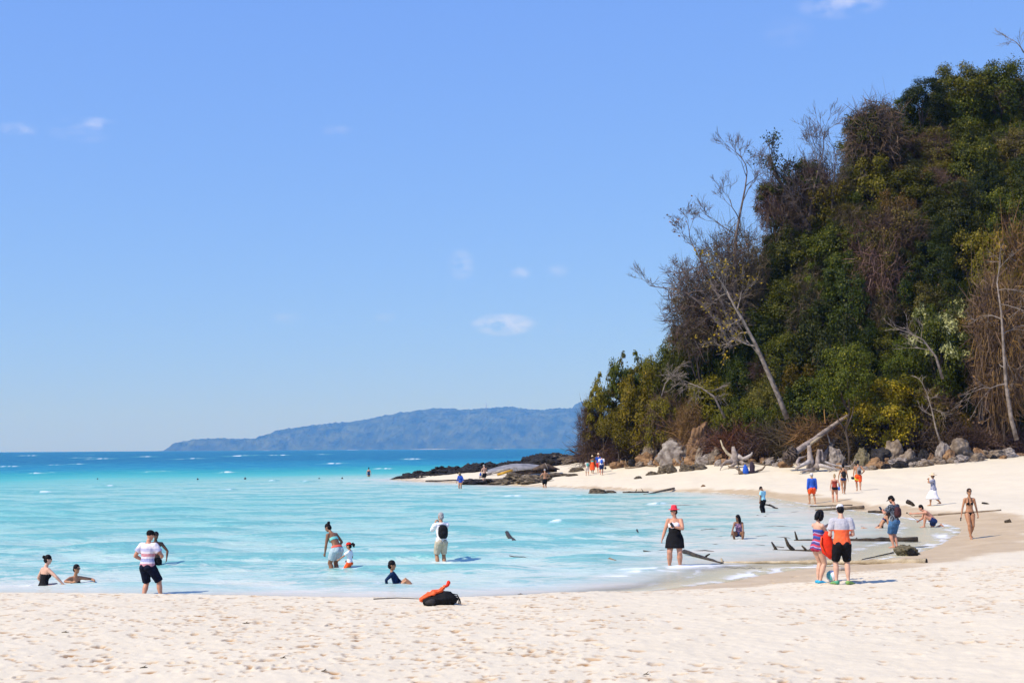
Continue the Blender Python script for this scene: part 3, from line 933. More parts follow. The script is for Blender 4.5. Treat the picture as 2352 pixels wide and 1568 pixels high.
def leaf_quads(P, N, size, asp, rng, droop=0.0):
    """one small folded blade per point"""
    n = len(P)
    t = rng.normal(size=(n, 3)); t[:, 2] -= droop
    t -= N*np.sum(t*N, 1)[:, None]
    t /= np.linalg.norm(t, axis=1)[:, None]+1e-9
    b = np.cross(N, t)
    s = size*(.6+.8*rng.random(n))[:, None]
    a = P-t*s*.5; c = P+t*s*.5
    l = P+b*s*asp*.5+N*s*.06; r = P-b*s*asp*.5+N*s*.06
    V = np.stack([a, l, c, r], 1).reshape(-1, 3)
    Fc = np.arange(4*n).reshape(n, 4)
    return V, Fc
def unit(a):
    return a/(np.linalg.norm(a, axis=-1, keepdims=True)+1e-9)
def crown_mesh(name, seed, n, rad, clumps, cr, size=.2, asp=.6, droop=.3, up=.35, m=None, hang=0.0, lo=-.5):
    rng = np.random.default_rng(seed)
    d = unit(rng.normal(size=(clumps, 3)))
    d[:, 2] = np.where(d[:, 2] < lo, -d[:, 2]*.5, d[:, 2])
    cc = d*(np.array(rad)*(.55+.5*rng.random((clumps, 1))**.6))
    crr = cr*(.6+.8*rng.random(clumps))
    k = rng.integers(0, clumps, n)
    o = unit(rng.normal(size=(n, 3)))
    o[:, 2] = np.where(o[:, 2] < -.3, -o[:, 2]*.6, o[:, 2])
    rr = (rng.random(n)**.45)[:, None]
    P = cc[k]+o*crr[k][:, None]*rr*np.array([1, 1, .8])
    if hang:
        P[:, 2] -= hang*crr[k]*rng.random(n)**2.5*1.8
    N = unit(o*.7+unit(cc[k])*.5+rng.normal(size=(n, 3))*.55+np.array([0, 0, up]))
    V, Fc = leaf_quads(P, N, size, asp, rng, droop)
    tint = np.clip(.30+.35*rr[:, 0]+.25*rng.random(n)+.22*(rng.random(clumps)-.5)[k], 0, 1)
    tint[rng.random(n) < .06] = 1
    me = meshdata(name, V, Fc, False, m)
    attr(me, 'tint', np.repeat(tint, 4))
    return me
def twig_mesh(name, seed, n, rad, ln=.9, wid=.028, m=None, hang=0.0, shell=.35):
    """tangle of thin dry stems"""
    rng = np.random.default_rng(seed)
    d = unit(rng.normal(size=(n, 3)))
    P = d*np.array(rad)*(shell+(1-shell)*rng.random((n, 1))**.6)
    t = unit(d*.5+rng.normal(size=(n, 3))*.8+np.array([0, 0, -hang]))
    L = ln*(.4+rng.random(n))[:, None]
    bend = rng.normal(size=(n, 3))*.22*L
    bend[:, 2] -= hang*.25*L[:, 0]
    pts = [P, P+t*L*.5+bend*.5, P+t*L+bend*1.2*0-bend*.6]
    side = unit(np.cross(t, rng.normal(size=(n, 3))))*wid*(.5+rng.random((n, 1)))
    V = np.stack([pts[0]-side, pts[0]+side, pts[1]-side*.8, pts[1]+side*.8, pts[2]-side*.3, pts[2]+side*.3], 1).reshape(-1, 3)
    b = np.arange(n)[:, None]*6
    Fc = np.concatenate([b+np.array([[0, 1, 3, 2]]), b+np.array([[2, 3, 5, 4]])], 0)
    me = meshdata(name, V, Fc, False, m)
    attr(me, 'tint', np.repeat(np.clip(rng.random(n)*.9+.05, 0, 1), 6))
    return me
CR = {}
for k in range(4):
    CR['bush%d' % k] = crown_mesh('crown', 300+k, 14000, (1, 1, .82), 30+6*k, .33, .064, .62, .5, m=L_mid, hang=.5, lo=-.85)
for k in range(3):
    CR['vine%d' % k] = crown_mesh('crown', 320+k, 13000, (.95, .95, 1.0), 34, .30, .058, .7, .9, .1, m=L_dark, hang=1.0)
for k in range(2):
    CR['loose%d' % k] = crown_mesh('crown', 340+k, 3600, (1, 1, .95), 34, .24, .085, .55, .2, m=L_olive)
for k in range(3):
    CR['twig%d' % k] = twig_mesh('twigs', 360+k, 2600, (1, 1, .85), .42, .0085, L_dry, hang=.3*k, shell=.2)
def haze_mesh(seed, n, ln, wid):
    me = twig_mesh('twigs', seed, n, (1, 1, 1), ln, wid, L_dry, hang=-.1, shell=.02)
    return me
CR['haze0'] = haze_mesh(381, 2600, .34, .0060)
CR['haze1'] = haze_mesh(382, 2600, .34, .0060)
CR['brush0'] = twig_mesh('twigs', 371, 1500, (1, .7, .6), .75, .011, L_dry, hang=-.2, shell=.1)
CR['brush1'] = twig_mesh('twigs', 372, 1500, (1, .7, .6), .75, .011, L_dry, hang=.4, shell=.1)
def trunk_mesh(seed, L=1.0, r=.045, limbs=5):
    rng = random.Random(seed)
    mb = MB()
    pts = [Vector((0, 0, -.12))]
    for k in range(1, 6):
        pts.append(Vector((rng.uniform(-.04, .04)*k, rng.uniform(-.04, .04)*k, L*k/5)))
    mb.tube(pts, [r*1.5, r*1.1, r*.95, r*.8, r*.6, r*.35], 7, jit=.06)
    for k in range(limbs):
        a = rng.uniform(0, 6.28)
        s = pts[2+k % 3]
        e = s+Vector((math.cos(a)*.55, math.sin(a)*.55, rng.uniform(.25, .6)))
        mid = (s+e)/2+Vector((0, 0, -.06))
        mb.tube([s, mid, e], [r*.5, r*.35, r*.12], 5)
    return meshdata('trunk', mb.v, mb.f, True, M_barkd)
TRUNKS = [trunk_mesh(k) for k in range(4)]
def leafy_tree(name, base, R_, H, key, m, label, group=None, cat='tree', extra=None, extram=None, rz=0.0, squash=1.0, tr=True):
    """base point, crown radius, height of crown centre"""
    t = link(name, None, loc=base, rot=(0, 0, rz))
    if tr:
        w_ = min(H*.8, R_*.95); k = link('trunk', TRUNKS[int(abs(base.x*7)) % 4], t, scale=(w_, w_, H))
    c = link('crown', CR[key], t, loc=(0, 0, H), scale=(R_, R_, R_*squash))
    c.material_slots[0].link = 'OBJECT'; c.material_slots[0].material = m
    if extra:
        e = link('dry_stems', CR[extra], t, loc=(0, -R_*.12, H), scale=(R_*1.08, R_*1.08, R_*squash*1.08))
        e.material_slots[0].link = 'OBJECT'; e.material_slots[0].material = extram or L_dry
    tag(t, label, cat, group)
    return t

# undergrowth that clothes the slope: one mass nobody could count
def undergrowth():
    rng = np.random.default_rng(77)
    n = 62000
    u = 1345+(2560-1345)*rng.random(n)
    t = 1.6+44*rng.random(n)
    y = np.interp(u, _hu, _hd)+t
    x = (u-1176)/F*y
    H = np.interp(u, _hu, _hh)
    ok = (t < H/1.45*1.5+2) & ~((u > 2215) & (t < 7.5))
    x, y, u, t = x[ok], y[ok], u[ok], t[ok]
    z = hill_z(x, y)
    n = len(x)
    lump = fbm(x*.55, y*.55+z*.3, 2, 4)
    P = np.stack([x, y, z+.1+1.5*lump*rng.random(n)*sstep(-.5, 3, t)], -1)
    N = unit(np.array([-.25, -.7, .55])+rng.normal(size=(n, 3))*.6)
    V, Fc = leaf_quads(P, N, .40, .6, rng, .5)
    me = meshdata('undergrowth', V, Fc, False, L_dark)
    attr(me, 'tint', np.repeat(np.clip(rng.random(n)*.7+.6*(lump-.3), 0, 1), 4))
    o = link('undergrowth', me)
    o['kind'] = 'stuff'; o['label'] = 'dark creepers and undergrowth covering the steep slope'
undergrowth()

# the trees of the slope
rng = random.Random(21)
pts = []
def zone(u, v):
    for lim, sd in ((1500, 'of the hill tip'), (1600, 'behind the column tree'), (1710, 'near the tall bare tree'), (1800, 'behind the leaning trunk'), (1900, 'below the skyline bare trees'),
                    (1990, 'left above the yellow tree'), (2080, 'straight above the yellow tree'), (2180, 'above the pale pointed boulder'), (2270, 'left of the rusty vines'), (9999, 'by the right edge')):
        if u < lim:
            break
    top = float(np.interp(u, [1340, 1420, 1560, 1700, 1800, 1900, 2000, 2100, 2200, 2352], [900, 810, 750, 620, 500, 420, 260, 190, 140, 120]))
    f = (1020-v)/(1020-top)
    lev = 'at the hill foot' if f < .2 else 'low on the hill' if f < .4 else 'half-way up the hill' if f < .6 else 'high on the hill' if f < .8 else 'at the hilltop'
    return lev, sd
names = {'dark': 'dark green creeper-hung tree', 'mid': 'mid green bushy tree', 'olive': 'olive green tree', 'brown': 'brownish vine-laced tree', 'bright': 'bright green leafy tree'}
cand = 0
while len(pts) < 215 and cand < 16000:
    cand += 1
    u = rng.uniform(1372, 2470)
    H = float(np.interp(u, _hu, _hh))
    t = rng.uniform(min(2.6, 1+H*.1), max(3.6, H/1.45*1.25+1.5))
    y = float(np.interp(u, _hu, _hd))+t
    x = (u-1176)/F*y
    z = float(hill_z([x], [y])[0])
    R_ = rng.uniform(1.4, 2.9)*(.78 if z < 8 else 1.0)
    if 1990 < u < 2090 and z < 6:
        continue
    if u > 2215 and z < 8.5:
        continue
    if any((x-a)**2+(y-b)**2+(z-c)**2 < (1.35*min(R_, r))**2 for a, b, c, r in pts):
        continue
    pts.append((x, y, z, R_))
    k = fbm(np.array([u*.006]), np.array([z*.12]), 2, 8)[0]+rng.uniform(-.16, .16)
    if u < 1640 and z < 14:
        kind = 'olive' if k > .42 else 'mid'
    else:
        kind = 'dark' if k < .41 else 'mid' if k < .52 else 'brown' if k < .62 else 'olive' if k < .68 else 'bright'
    key = {'dark': 'vine%d' % rng.randrange(3), 'mid': 'bush%d' % rng.randrange(4), 'olive': 'bush%d' % rng.randrange(4), 'brown': 'vine%d' % rng.randrange(3), 'bright': 'bush%d' % rng.randrange(4)}[kind]
    mm = {'dark': L_dark, 'mid': L_mid, 'olive': L_olive, 'brown': L_brown, 'bright': L_mid}[kind]
    ex = 'twig%d' % rng.randrange(3) if (kind == 'brown' or rng.random() < .06) and rng.random() < .55 else None
    lev, sd = zone(u, 1026-(z+2-CAMH)*F/y)
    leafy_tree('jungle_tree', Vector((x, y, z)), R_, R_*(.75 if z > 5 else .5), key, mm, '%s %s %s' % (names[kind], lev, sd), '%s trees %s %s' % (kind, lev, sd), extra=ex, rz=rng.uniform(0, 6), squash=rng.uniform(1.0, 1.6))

# trees and shrubs that stand out
def T(u, v, dist):
    return at_d(u, v, dist)
def place_tree(name, u, vbase, vtop, wpx, dist, key, m, label, cat='tree', extra=None, squash=None, tr=True, extram=None):
    if u > 1590 and vbase > 950:
        dist = float(np.interp(u, _hu, _hd))+(1.6 if 'yellow' in name else 3.4)
    b = T(u, vbase, dist); tp = T(u, vtop, dist)
    g = gz(b.x, b.y)
    R_ = wpx*dist/F/2
    full = tp.z-b.z
    sq = squash or max(.7, full/1.62/R_)
    H = max(.3, tp.z-R_*sq*1.15-g)
    return leafy_tree(name, Vector((b.x, b.y, g)), R_, H, key, m, label, None, cat, extra, extram, rz=u*.1, squash=sq, tr=tr)
place_tree('yellow_tree', 2028, 990, 842, 158, 117.5, 'bush1', L_yel, 'round bushy tree with mustard yellow leaves at the top of the beach', extra='loose0', extram=L_olive)
place_tree('shore_tree', 1385, 1000, 855, 74, 139.5, 'loose0', L_olive, 'thin airy tree with small leaves, leftmost on the point', extra='loose1', extram=L_olive)
place_tree('shore_tree', 1432, 985, 798, 76, 139.5, 'loose1', L_olive, 'tall thin leafy tree second from the left on the point', extra='loose0', extram=L_mid)
place_tree('shore_tree', 1472, 990, 830, 100, 137, 'bush0', L_olive, 'dense olive tree left of the ivy-clad column tree')
place_tree('column_tree', 1558, 980, 738, 62, 136, 'vine1', L_mid, 'narrow column-shaped tree smothered in green creeper')
place_tree('shore_tree', 1500, 960, 788, 90, 139, 'bush3', L_olive, 'leafy olive tree just left of the column-shaped tree')
place_tree('shore_tree', 1605, 900, 735, 110, 138, 'bush0', L_mid, 'dense green tree just right of the column-shaped tree')
place_tree('shore_tree', 1655, 860, 690, 110, 136, 'vine2', L_dark, 'dark creeper-hung tree at the foot of the tall bare tree')
place_tree('shore_tree', 1460, 940, 806, 80, 140, 'loose0', L_olive, 'airy olive tree between the thin trees of the point', extra='loose1', extram=L_mid)
place_tree('shore_tree', 1362, 1020, 905, 60, 140.5, 'loose1', L_olive, 'low sparse shrub at the very left end of the point', 'shrub', extra='twig0')
place_tree('shore_tree', 1525, 1000, 885, 86, 134, 'bush2', L_olive, 'yellow-green shrub tree above the dark flat-topped boulder', extra='twig2')
place_tree('shore_tree', 1420, 1010, 925, 90, 137.5, 'bush3', L_olive, 'low yellow-green tree right of the walking group')
place_tree('shore_tree', 1625, 985, 835, 120, 130, 'bush1', L_olive, 'yellow-green tree left of the leaning bare trunk')
place_tree('shore_tree', 1585, 1000, 900, 60, 131, 'twig1', L_rust, 'rust-coloured withered bush above the grey boulder', 'shrub')
place_tree('shore_tree', 1685, 1000, 890, 110, 124, 'bush0', L_mid, 'green shrub tree behind the leaning bare trunk')
place_tree('shore_tree', 1870, 985, 830, 150, 113, 'bush2', L_mid, 'bright green spreading tree left of the mustard yellow tree')
place_tree('shore_tree', 1755, 990, 905, 110, 118, 'vine0', L_mid, 'low green creeper mound right of the leaning bare trunk', 'shrub')
place_tree('shore_tree', 1945, 900, 760, 120, 116, 'bush1', L_mid, 'green tree just above the mustard yellow tree')
place_tree('slope_tree', 2165, 850, 665, 130, 119, 'bush0', L_mid, 'tree with pale glossy leaves right above the mustard yellow tree', extra='loose0', extram=leaf_mat('leaves_pale', (.05, .06, .02), (.20, .22, .08), (.38, .40, .22)))
place_tree('slope_tree', 2140, 1000, 880, 120, 113, 'vine2', L_brown, 'brownish creeper thicket right of the mustard yellow tree', 'shrub', extra='twig1')
place_tree('slope_tree', 2300, 880, 590, 130, 117, 'twig2', L_rust, 'tall rusty tangle of dead vines at the right edge', extra='twig1')
place_tree('slope_tree', 2330, 820, 470, 120, 121, 'vine0', L_olive, 'yellowing tree above the rusty vine tangle at the right edge', extra='twig0', extram=L_rust)
place_tree('slope_tree', 2345, 1010, 760, 90, 118, 'bush3', L_dark, 'dark green tree cut off by the right edge of the picture')
place_tree('hill_tree', 2010, 360, 212, 130, 141, 'bush2', L_dark, 'dark tree with rounded top standing against the sky right of the bare trees', extra='twig1')
place_tree('hill_tree', 2120, 250, 168, 105, 144, 'bush0', L_dark, 'dark tree on the skyline near the summit')
place_tree('hill_tree', 2200, 240, 128, 120, 146, 'bush3', L_mid, 'green tree on the skyline at the summit')
place_tree('hill_tree', 2300, 240, 120, 130, 146, 'bush1', L_mid, 'green summit tree at the right edge against the sky')

# bare trees: branching limbs
def grow(mb, p, d, L, r, depth, rng, upb=.25, spread=.55, leaves=None, gnarl=.18):
    segs = 3 if depth > 1 else 2
    r = max(r, .016)
    pts = [p]; rad = [r]
    q = p.copy(); dd = d.normalized()
    for k in range(segs):
        dd = (dd+Vector((rng.gauss(0, gnarl), rng.gauss(0, gnarl), rng.gauss(0, gnarl)+upb*.12))).normalized()
        q = q+dd*(L/segs)
        pts.append(q.copy()); rad.append(max(.012, r*(1-.42*(k+1)/segs)))
    mb.tube(pts, rad, 5 if depth > 2 else 3, cap=False)
    if depth == 0:
        if leaves is not None:
            leaves.append(q)
        return
    nb = 3 if depth > 1 else 4
    for k in range(nb):
        f = .35+.65*(k+1)/nb
        i = min(segs, max(1, int(round(f*segs))))
        ax = Vector((rng.gauss(0, 1), rng.gauss(0, 1), rng.gauss(0, 1)))
        nd = (dd+ax.normalized()*spread*rng.uniform(.7, 1.5)+Vector((0, 0, upb*.3))).normalized()
        grow(mb, pts[i], nd, L*rng.uniform(.55, .8), rad[i]*.62, depth-1, rng, upb, spread, leaves, gnarl)
def bare_tree(name, p0, path, r0, seed, depth, blen, label, m=M_bare, leafm=None, leafn=0, upb=.3, spread=.6, start=.35, density=5):
    rng = random.Random(seed)
    pts = [Vector(p) for p in path]
    root = link(name, None, loc=pts[0])
    o = pts[0]
    tm = MB()
    n = len(pts)
    tm.tube([p-o for p in pts], [r0*(1-.75*k/(n-1)) for k in range(n)], 8, jit=.05)
    tm.build('trunk', m, root)
    bm_ = MB(); tips = []
    for k in range(density):
        f = start+(1-start)*(k+.5)/density
        fi = f*(n-1); i = min(n-2, int(fi)); q = pts[i].lerp(pts[i+1], fi-i)-o
        tdir = (pts[i+1]-pts[i]).normalized()
        a = Vector((rng.gauss(0, 1), rng.gauss(0, .8), rng.gauss(0, .5))).normalized()
        grow(bm_, q, (tdir*.5+a*1.0).normalized(), blen*(1.15-.5*f), r0*.42*(1-.55*f), depth, rng, upb, spread, tips)
    grow(bm_, pts[-1]-o, (pts[-1]-pts[-2]).normalized(), blen*.8, r0*.28, depth, rng, upb, spread*.8, tips)
    bm_.build('branches', m, root)['kind'] = 'stuff'
    if leafm and tips:
        rg = np.random.default_rng(seed)
        tp = np.array([tips[j][:] for j in rg.integers(0, len(tips), leafn)])+rg.normal(size=(leafn, 3))*.22
        V, Fc = leaf_quads(tp, unit(rg.normal(size=(leafn, 3))+np.array([0, -.3, .5])), .24, .6, rg, .4)
        me = meshdata('leaves', V, Fc, False, leafm)
        attr(me, 'tint', np.repeat(rg.random(leafn), 4))
        lo = link('leaves', me, root); lo['kind'] = 'stuff'
    tag(root, label, 'tree')
    return root
D = 133
bare_tree('bare_tree', 0, [T(1690, 760, D), T(1688, 690, D), T(1688, 610, D), T(1690, 545, D), T(1700, 490, D), T(1712, 430, D), T(1716, 395, D)], .20, 5, 4, 2.6,
          'tall bare tree whose leafless fork rises highest against the sky', density=7, start=.25, upb=.5)
D = 131
bare_tree('bare_tree', 0, [T(1680, 800, D), T(1650, 740, D), T(1615, 700, D), T(1575, 672, D), T(1535, 662, D)], .20, 6, 4, 2.2, 'leafless tree whose lower limbs spread out left over the sea', density=7, start=.2, upb=.2)
bare_tree('bare_tree', 0, [T(1690, 780, D), T(1660, 700, D), T(1630, 640, D), T(1605, 590, D), T(1590, 560, D)], .18, 16, 4, 2.3, 'twiggy leafless tree leaning left below the tall bare fork', density=8, start=.2, upb=.25, leafm=L_rust, leafn=160)
D = 137
bare_tree('bare_tree', 0, [T(1868, 560, D), T(1855, 520, D), T(1830, 470, D), T(1800, 430, D), T(1778, 395, D)], .34, 7, 4, 2.2, 'thick leaning bare tree with clinging creepers on the skyline', m=M_barkd, density=6, start=.3, leafm=L_dark, leafn=900)
bare_tree('bare_tree', 0, [T(1850, 560, D), T(1858, 500, D), T(1868, 440, D), T(1880, 390, D), T(1890, 350, D)], .20, 8, 4, 2.5, 'pale many-stemmed bare tree on the skyline right of the thick leaning one', m=M_bare, density=8, start=.15, upb=.5)
bare_tree('bare_tree', 0, [T(1905, 545, D), T(1910, 480, D), T(1915, 420, D), T(1918, 370, D)], .16, 18, 3, 2.4, 'slim pale bare tree at the right of the skyline gap', m=M_bare, density=6, start=.2, upb=.5)
place_tree('hill_tree', 1868, 470, 345, 92, 139, 'twig0', L_dry, 'dense brown twiggy crown behind the bare trees on the skyline', extra='loose0', extram=L_dark)
place_tree('hill_tree', 1775, 500, 385, 84, 139, 'twig2', L_dry, 'brown vine-hung crown behind the thick leaning bare tree', extra='loose1', extram=L_dark)
place_tree('hill_tree', 1690, 720, 500, 150, 135, 'haze0', L_dry, 'fine brown twiggy crown around the foot of the tall bare tree', extra='haze1')
place_tree('hill_tree', 1605, 760, 590, 150, 134, 'haze1', L_dry, 'fine brown twiggy crown left of the tall bare tree over the sea', extra='haze0')
place_tree('hill_tree', 1815, 560, 345, 130, 138, 'haze0', L_dry, 'wide airy haze of twigs between the skyline bare trees')
place_tree('hill_tree', 1905, 500, 320, 110, 139, 'haze1', L_dry, 'airy haze of twigs right of the skyline bare trees')
place_tree('hill_tree', 1755, 690, 540, 100, 137, 'vine0', L_dark, 'dark creeper-hung tree right behind the tall bare tree')
place_tree('hill_tree', 1805, 640, 490, 100, 138, 'vine1', L_dark, 'dark creeper-hung tree below the thick leaning skyline tree')
place_tree('hill_tree', 1860, 580, 430, 110, 139, 'bush2', L_dark, 'dark leafy tree below the pale skyline bare tree')
place_tree('hill_tree', 1990, 330, 240, 90, 141, 'twig2', L_dry, 'brown twiggy crown on the skyline right of the bare trees')
D = 121
bare_tree('leaning_tree', 0, [T(1808, 962, D), T(1790, 915, D), T(1762, 850, D), T(1735, 790, D), T(1706, 735, D), T(1685, 700, D), T(1668, 665, D)], .25, 9, 3, 2.5,
          'pale leaning trunk with few yellow leaves slanting up left across the trees', m=M_bark, density=7, start=.35, upb=.15, leafm=L_yel, leafn=420)
D = 113
bare_tree('leaning_tree', 0, [T(2335, 1010, D), T(2322, 960, D), T(2310, 880, D), T(2305, 800, D), T(2300, 720, D), T(2290, 650, D)], .20, 10, 3, 2.2,
          'slender grey tree with drooping dead vines near the right edge', m=M_bark, density=7, start=.35, upb=-.5, leafm=L_rust, leafn=500)
D = 116
bare_tree('bare_tree', 0, [T(2165, 870, D), T(2150, 820, D), T(2120, 780, D), T(2090, 765, D)], .13, 12, 2, 1.6, 'small bare tree with bleached twigs on the slope right of the yellow tree', m=M_bark, density=5, start=.4)
bare_tree('bare_tree', 0, [T(2160, 1015, 111), T(2150, 985, 111), T(2140, 940, 111), T(2128, 900, 111)], .09, 13, 2, 1.2, 'thin bare sapling in the dark gap right of the yellow tree', m=M_bark, density=4, start=.5)
bare_tree('bare_tree', 0, [T(1665, 960, 126), T(1640, 910, 126), T(1610, 890, 126), T(1585, 880, 126)], .11, 14, 3, 1.5, 'bare grey boughs drooping over the yellow-green tree near the boulders', m=M_bark, density=5, start=.4, upb=-.3)
bare_tree('bare_tree', 0, [T(1510, 960, 134), T(1518, 915, 134), T(1528, 880, 134), T(1545, 862, 134)], .10, 15, 3, 1.4, 'bleached dead branches hanging in front of the olive trees on the point', m=M_bark, density=5, start=.4, upb=-.4)
bare_tree('bare_tree', 0, [T(2352, 122, 140), T(2345, 110, 140), T(2335, 98, 140), T(2322, 90, 140)], .08, 19, 2, 1.3, 'few bare twigs reaching in at the upper right corner', m=M_bark, density=5, start=.2)

# dead brush at the foot of the hill
rng = random.Random(31)
BR = [(1375, 1030, 90, 'grey-brown thicket of roots and stems, leftmost at the point'), (1425, 1025, 90, 'tangled dead stems under the olive trees of the point'), (1475, 1010, 95, 'brown brush behind the dark flat-topped boulder'),
      (1530, 995, 95, 'brown brush above the big grey boulder'), (1600, 985, 100, 'purplish dead brush around the upright ochre slab'), (1660, 1005, 110, 'dead brush right of the upright ochre slab'),
      (1715, 1010, 110, 'purple-brown brush behind the driftwood stump'), (1770, 1005, 110, 'brush left of the dark root mass'), (1830, 1000, 110, 'brown brush behind the big root stump'), (1890, 985, 110, 'reddish brush beside the long leaning log'),
      (1935, 1012, 90, 'brown brush behind the short leaning log'), (1985, 1015, 90, 'dead brush left under the yellow tree'), (2060, 1005, 90, 'dark dead brush right under the yellow tree'), (2120, 1005, 100, 'brush in the shade left of the pale pointed boulder'),
      (2200, 1000, 90, 'brush at the foot of the leaf-covered slope'), (2265, 1010, 100, 'twiggy brush on the leaf-covered slope'), (2330, 1015, 90, 'brush at the right edge of the leaf-covered slope')]
for k, (u, v, w, lab) in enumerate(BR):
    dist = float(np.interp(u, _hu, _hd))+1.3
    p = at_d(u, v+15, dist)
    g = gz(p.x, p.y)
    s = w*dist/F/2*1.25
    e = link('dry_shrub', CR['brush%d' % (k % 2)], loc=(p.x, p.y, max(g, p.z)), rot=(0, 0, rng.uniform(-.4, .4)+(3.14 if k % 3 else 0)), scale=(s, s*.8, s*.85))
    e.material_slots[0].link = 'OBJECT'; e.material_slots[0].material = L_dry if k not in (4, 6, 9) else L_rust
    tag(e, lab, 'shrub', 'dry brush at the foot of the hill')
# fallen leaves on the open slope at the right
def litter():
    rng = np.random.default_rng(8)
    n = 5200
    u = 2175+(2460-2175)*rng.random(n)
    t = -1.2+9*rng.random(n)
    ok = t < (u-2150)*.05+1
    u, t = u[ok], t[ok]; n = len(u)
    y = np.interp(u, _hu, _hd)+t; x = (u-1176)/F*y
    P = np.stack([x, y, ground_z(x, y)+.05+.12*rng.random(n)], -1)
    V, Fc = leaf_quads(P, unit(np.array([-.1, -.5, .8])+rng.normal(size=(n, 3))*.45), .30, .62, rng)
    me = meshdata('leaf_litter', V, Fc, False, L_litter)
    attr(me, 'tint', np.repeat(rng.random(n), 4))
    o = link('leaf_litter', me)
    o['kind'] = 'stuff'; o['label'] = 'reddish fallen leaves carpeting the bare slope at the right'
litter()
# ------------------------------------------------------------------ driftwood
M_drift = mat('driftwood_grey', (.14, .105, .085), .85, scale=3, col2=(.38, .32, .28), lo=.3, hi=.7, spec=.15, bump=.6, bscale=18)
M_driftw = mat('driftwood_white', (.24, .20, .17), .85, scale=3, col2=(.52, .47, .43), lo=.3, hi=.7, spec=.15, bump=.6, bscale=18)
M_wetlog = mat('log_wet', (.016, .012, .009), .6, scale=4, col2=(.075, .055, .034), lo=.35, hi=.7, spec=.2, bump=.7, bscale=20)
M_brownlog = mat('log_brown', (.10, .07, .045), .8, scale=4, col2=(.27, .20, .13), lo=.3, hi=.7, spec=.2, bump=.7, bscale=20)
M_palelog = mat('log_pale', (.27, .21, .13), .8, scale=4, col2=(.50, .42, .29), lo=.3, hi=.7, spec=.2, bump=.7, bscale=20)
def log(name, a, b, r0, r1, m, label, cat='log', sag=0.0, branches=(), za=None, zb=None, n=9, seed=1, jit=.07, group=None, end=None):
    """a log between two points; branches: (fraction, direction, length, radius)"""
    rng = random.Random(seed)
    a = Vector(a); b = Vector(b)
    root = link(name, None, loc=a)
    mb = MB()
    pts = []
    for k in range(n):
        f = k/(n-1)
        p = a.lerp(b, f)-a
        p += Vector((rng.uniform(-1, 1), rng.uniform(-1, 1), rng.uniform(-1, 1)*.5))*min(r0, r1)*.5*(0 < k < n-1)
        p.z -= sag*4*f*(1-f)
        pts.append(p)
    rad = [(r0+(r1-r0)*k/(n-1))*rng.uniform(1-jit, 1+jit) for k in range(n)]
    mb.tube(pts, rad, 9, jit=jit*.6)
    mb.build('stem', m, root)
    if end:
        e = MB()
        d = (pts[-1]-pts[-2]).normalized()
        e.tube([pts[-1]-d*.01, pts[-1]+d*.012], [rad[-1]*.9, rad[-1]*.86], 12)
        e.build('cut_end', end, root)
    for (f, d, L, r) in branches:
        i = min(n-2, int(f*(n-1)))
        p = pts[i].lerp(pts[i+1], f*(n-1)-i)
        d = Vector(d).normalized()
        q = MB()
        q.tube([p, p+d*L*.5+Vector((rng.uniform(-.1, .1), 0, rng.uniform(-.1, .1)))*L, p+d*L], [r, r*.75, r*.4], 6, jit=.08)
        q.build('branch', m, root)
    return tag(root, label, cat, group)
def hz_(u, v, up=0.0):
    p = hit(u, v); p.z += up
    return p
# in the water of the bay
M_dend = mat('log_end_dark', (.02, .015, .012), .9)
log('log', hz_(1824, 1241, -.02), hz_(2108, 1243, .07), .05, .09, M_wetlog, 'long dark wet log lying in the shallows behind the couple', branches=[(.03, (-.25, 0, 1), .36, .05), (.5, (.3, 0, .5), .12, .05), (.35, (.2, 0, 1), .08, .06)], n=18, jit=.2, seed=2, end=M_dend)
log('log', hz_(1775, 1262, -.02), hz_(1916, 1268, .03), .035, .045, M_wetlog, 'dark submerged log with two upright snags left of the bobbed-hair woman', branches=[(.06, (-.5, 0, .9), .32, .06), (.35, (-.55, 0, .9), .50, .075), (.55, (-.5, 0, .6), .22, .05), (.6, (.6, 0, .5), .28, .04)], n=9, seed=3)
log('log', hz_(1652, 1291, -.01), hz_(2128, 1292, .03), .030, .085, M_palelog, 'long pale log half buried at the water edge behind the couple', branches=[(.02, (-.4, 0, 1), .14, .05), (.52, (.2, 0, 1), .08, .05), (.7, (.3, 0, 1), .07, .06)], n=22, seed=4, jit=.22, end=M_dend)
log('log', hz_(1572, 1274, .10), hz_(1660, 1294, .0), .07, .035, M_wetlog, 'short dark forked log in the froth beside the red-hat woman', branches=[(.55, (.5, 0, .4), .2, .04)], seed=5)
log('log', hz_(1164, 1228, .08), hz_(1184, 1241, -.16), .08, .10, M_wetlog, 'stubby dark stump poking slantwise out of the open water', seed=6, n=5)
log('log', hz_(1463, 1222, .10), hz_(1470, 1228, -.05), .035, .03, M_wetlog, 'small dark snag tip left of the red-hat woman', seed=7, n=4)
log('log', hz_(1400, 1287, .05), hz_(1416, 1290, .0), .05, .04, M_brownlog, 'small brown chunk floating in the shallows', seed=8, n=4)
log('log', hz_(1861, 1165, .06), hz_(1958, 1163, .08), .035, .03, M_wetlog, 'thin dark stick lying on the wet far shore', seed=9)
log('log', hz_(1873, 1173, .04), hz_(1984, 1170, .12), .045, .10, M_brownlog, 'brown log behind the white-cap man on the far shore', branches=[(.3, (.4, 0, .8), .3, .02)], seed=10, end=M_dend)
log('log', hz_(1995, 1177, .05), hz_(2062, 1178, .05), .06, .05, M_wetlog, 'knobbly dark stick left of the reclining woman', seed=11, jit=.25)
log('pole', hz_(2100, 1188, .05), hz_(2300, 1173, .05), .025, .03, M_brownlog, 'long thin pole lying on sand behind the crouching man', 'pole', branches=[(.28, (1, 0, .1), .4, .05)], seed=12, n=14)
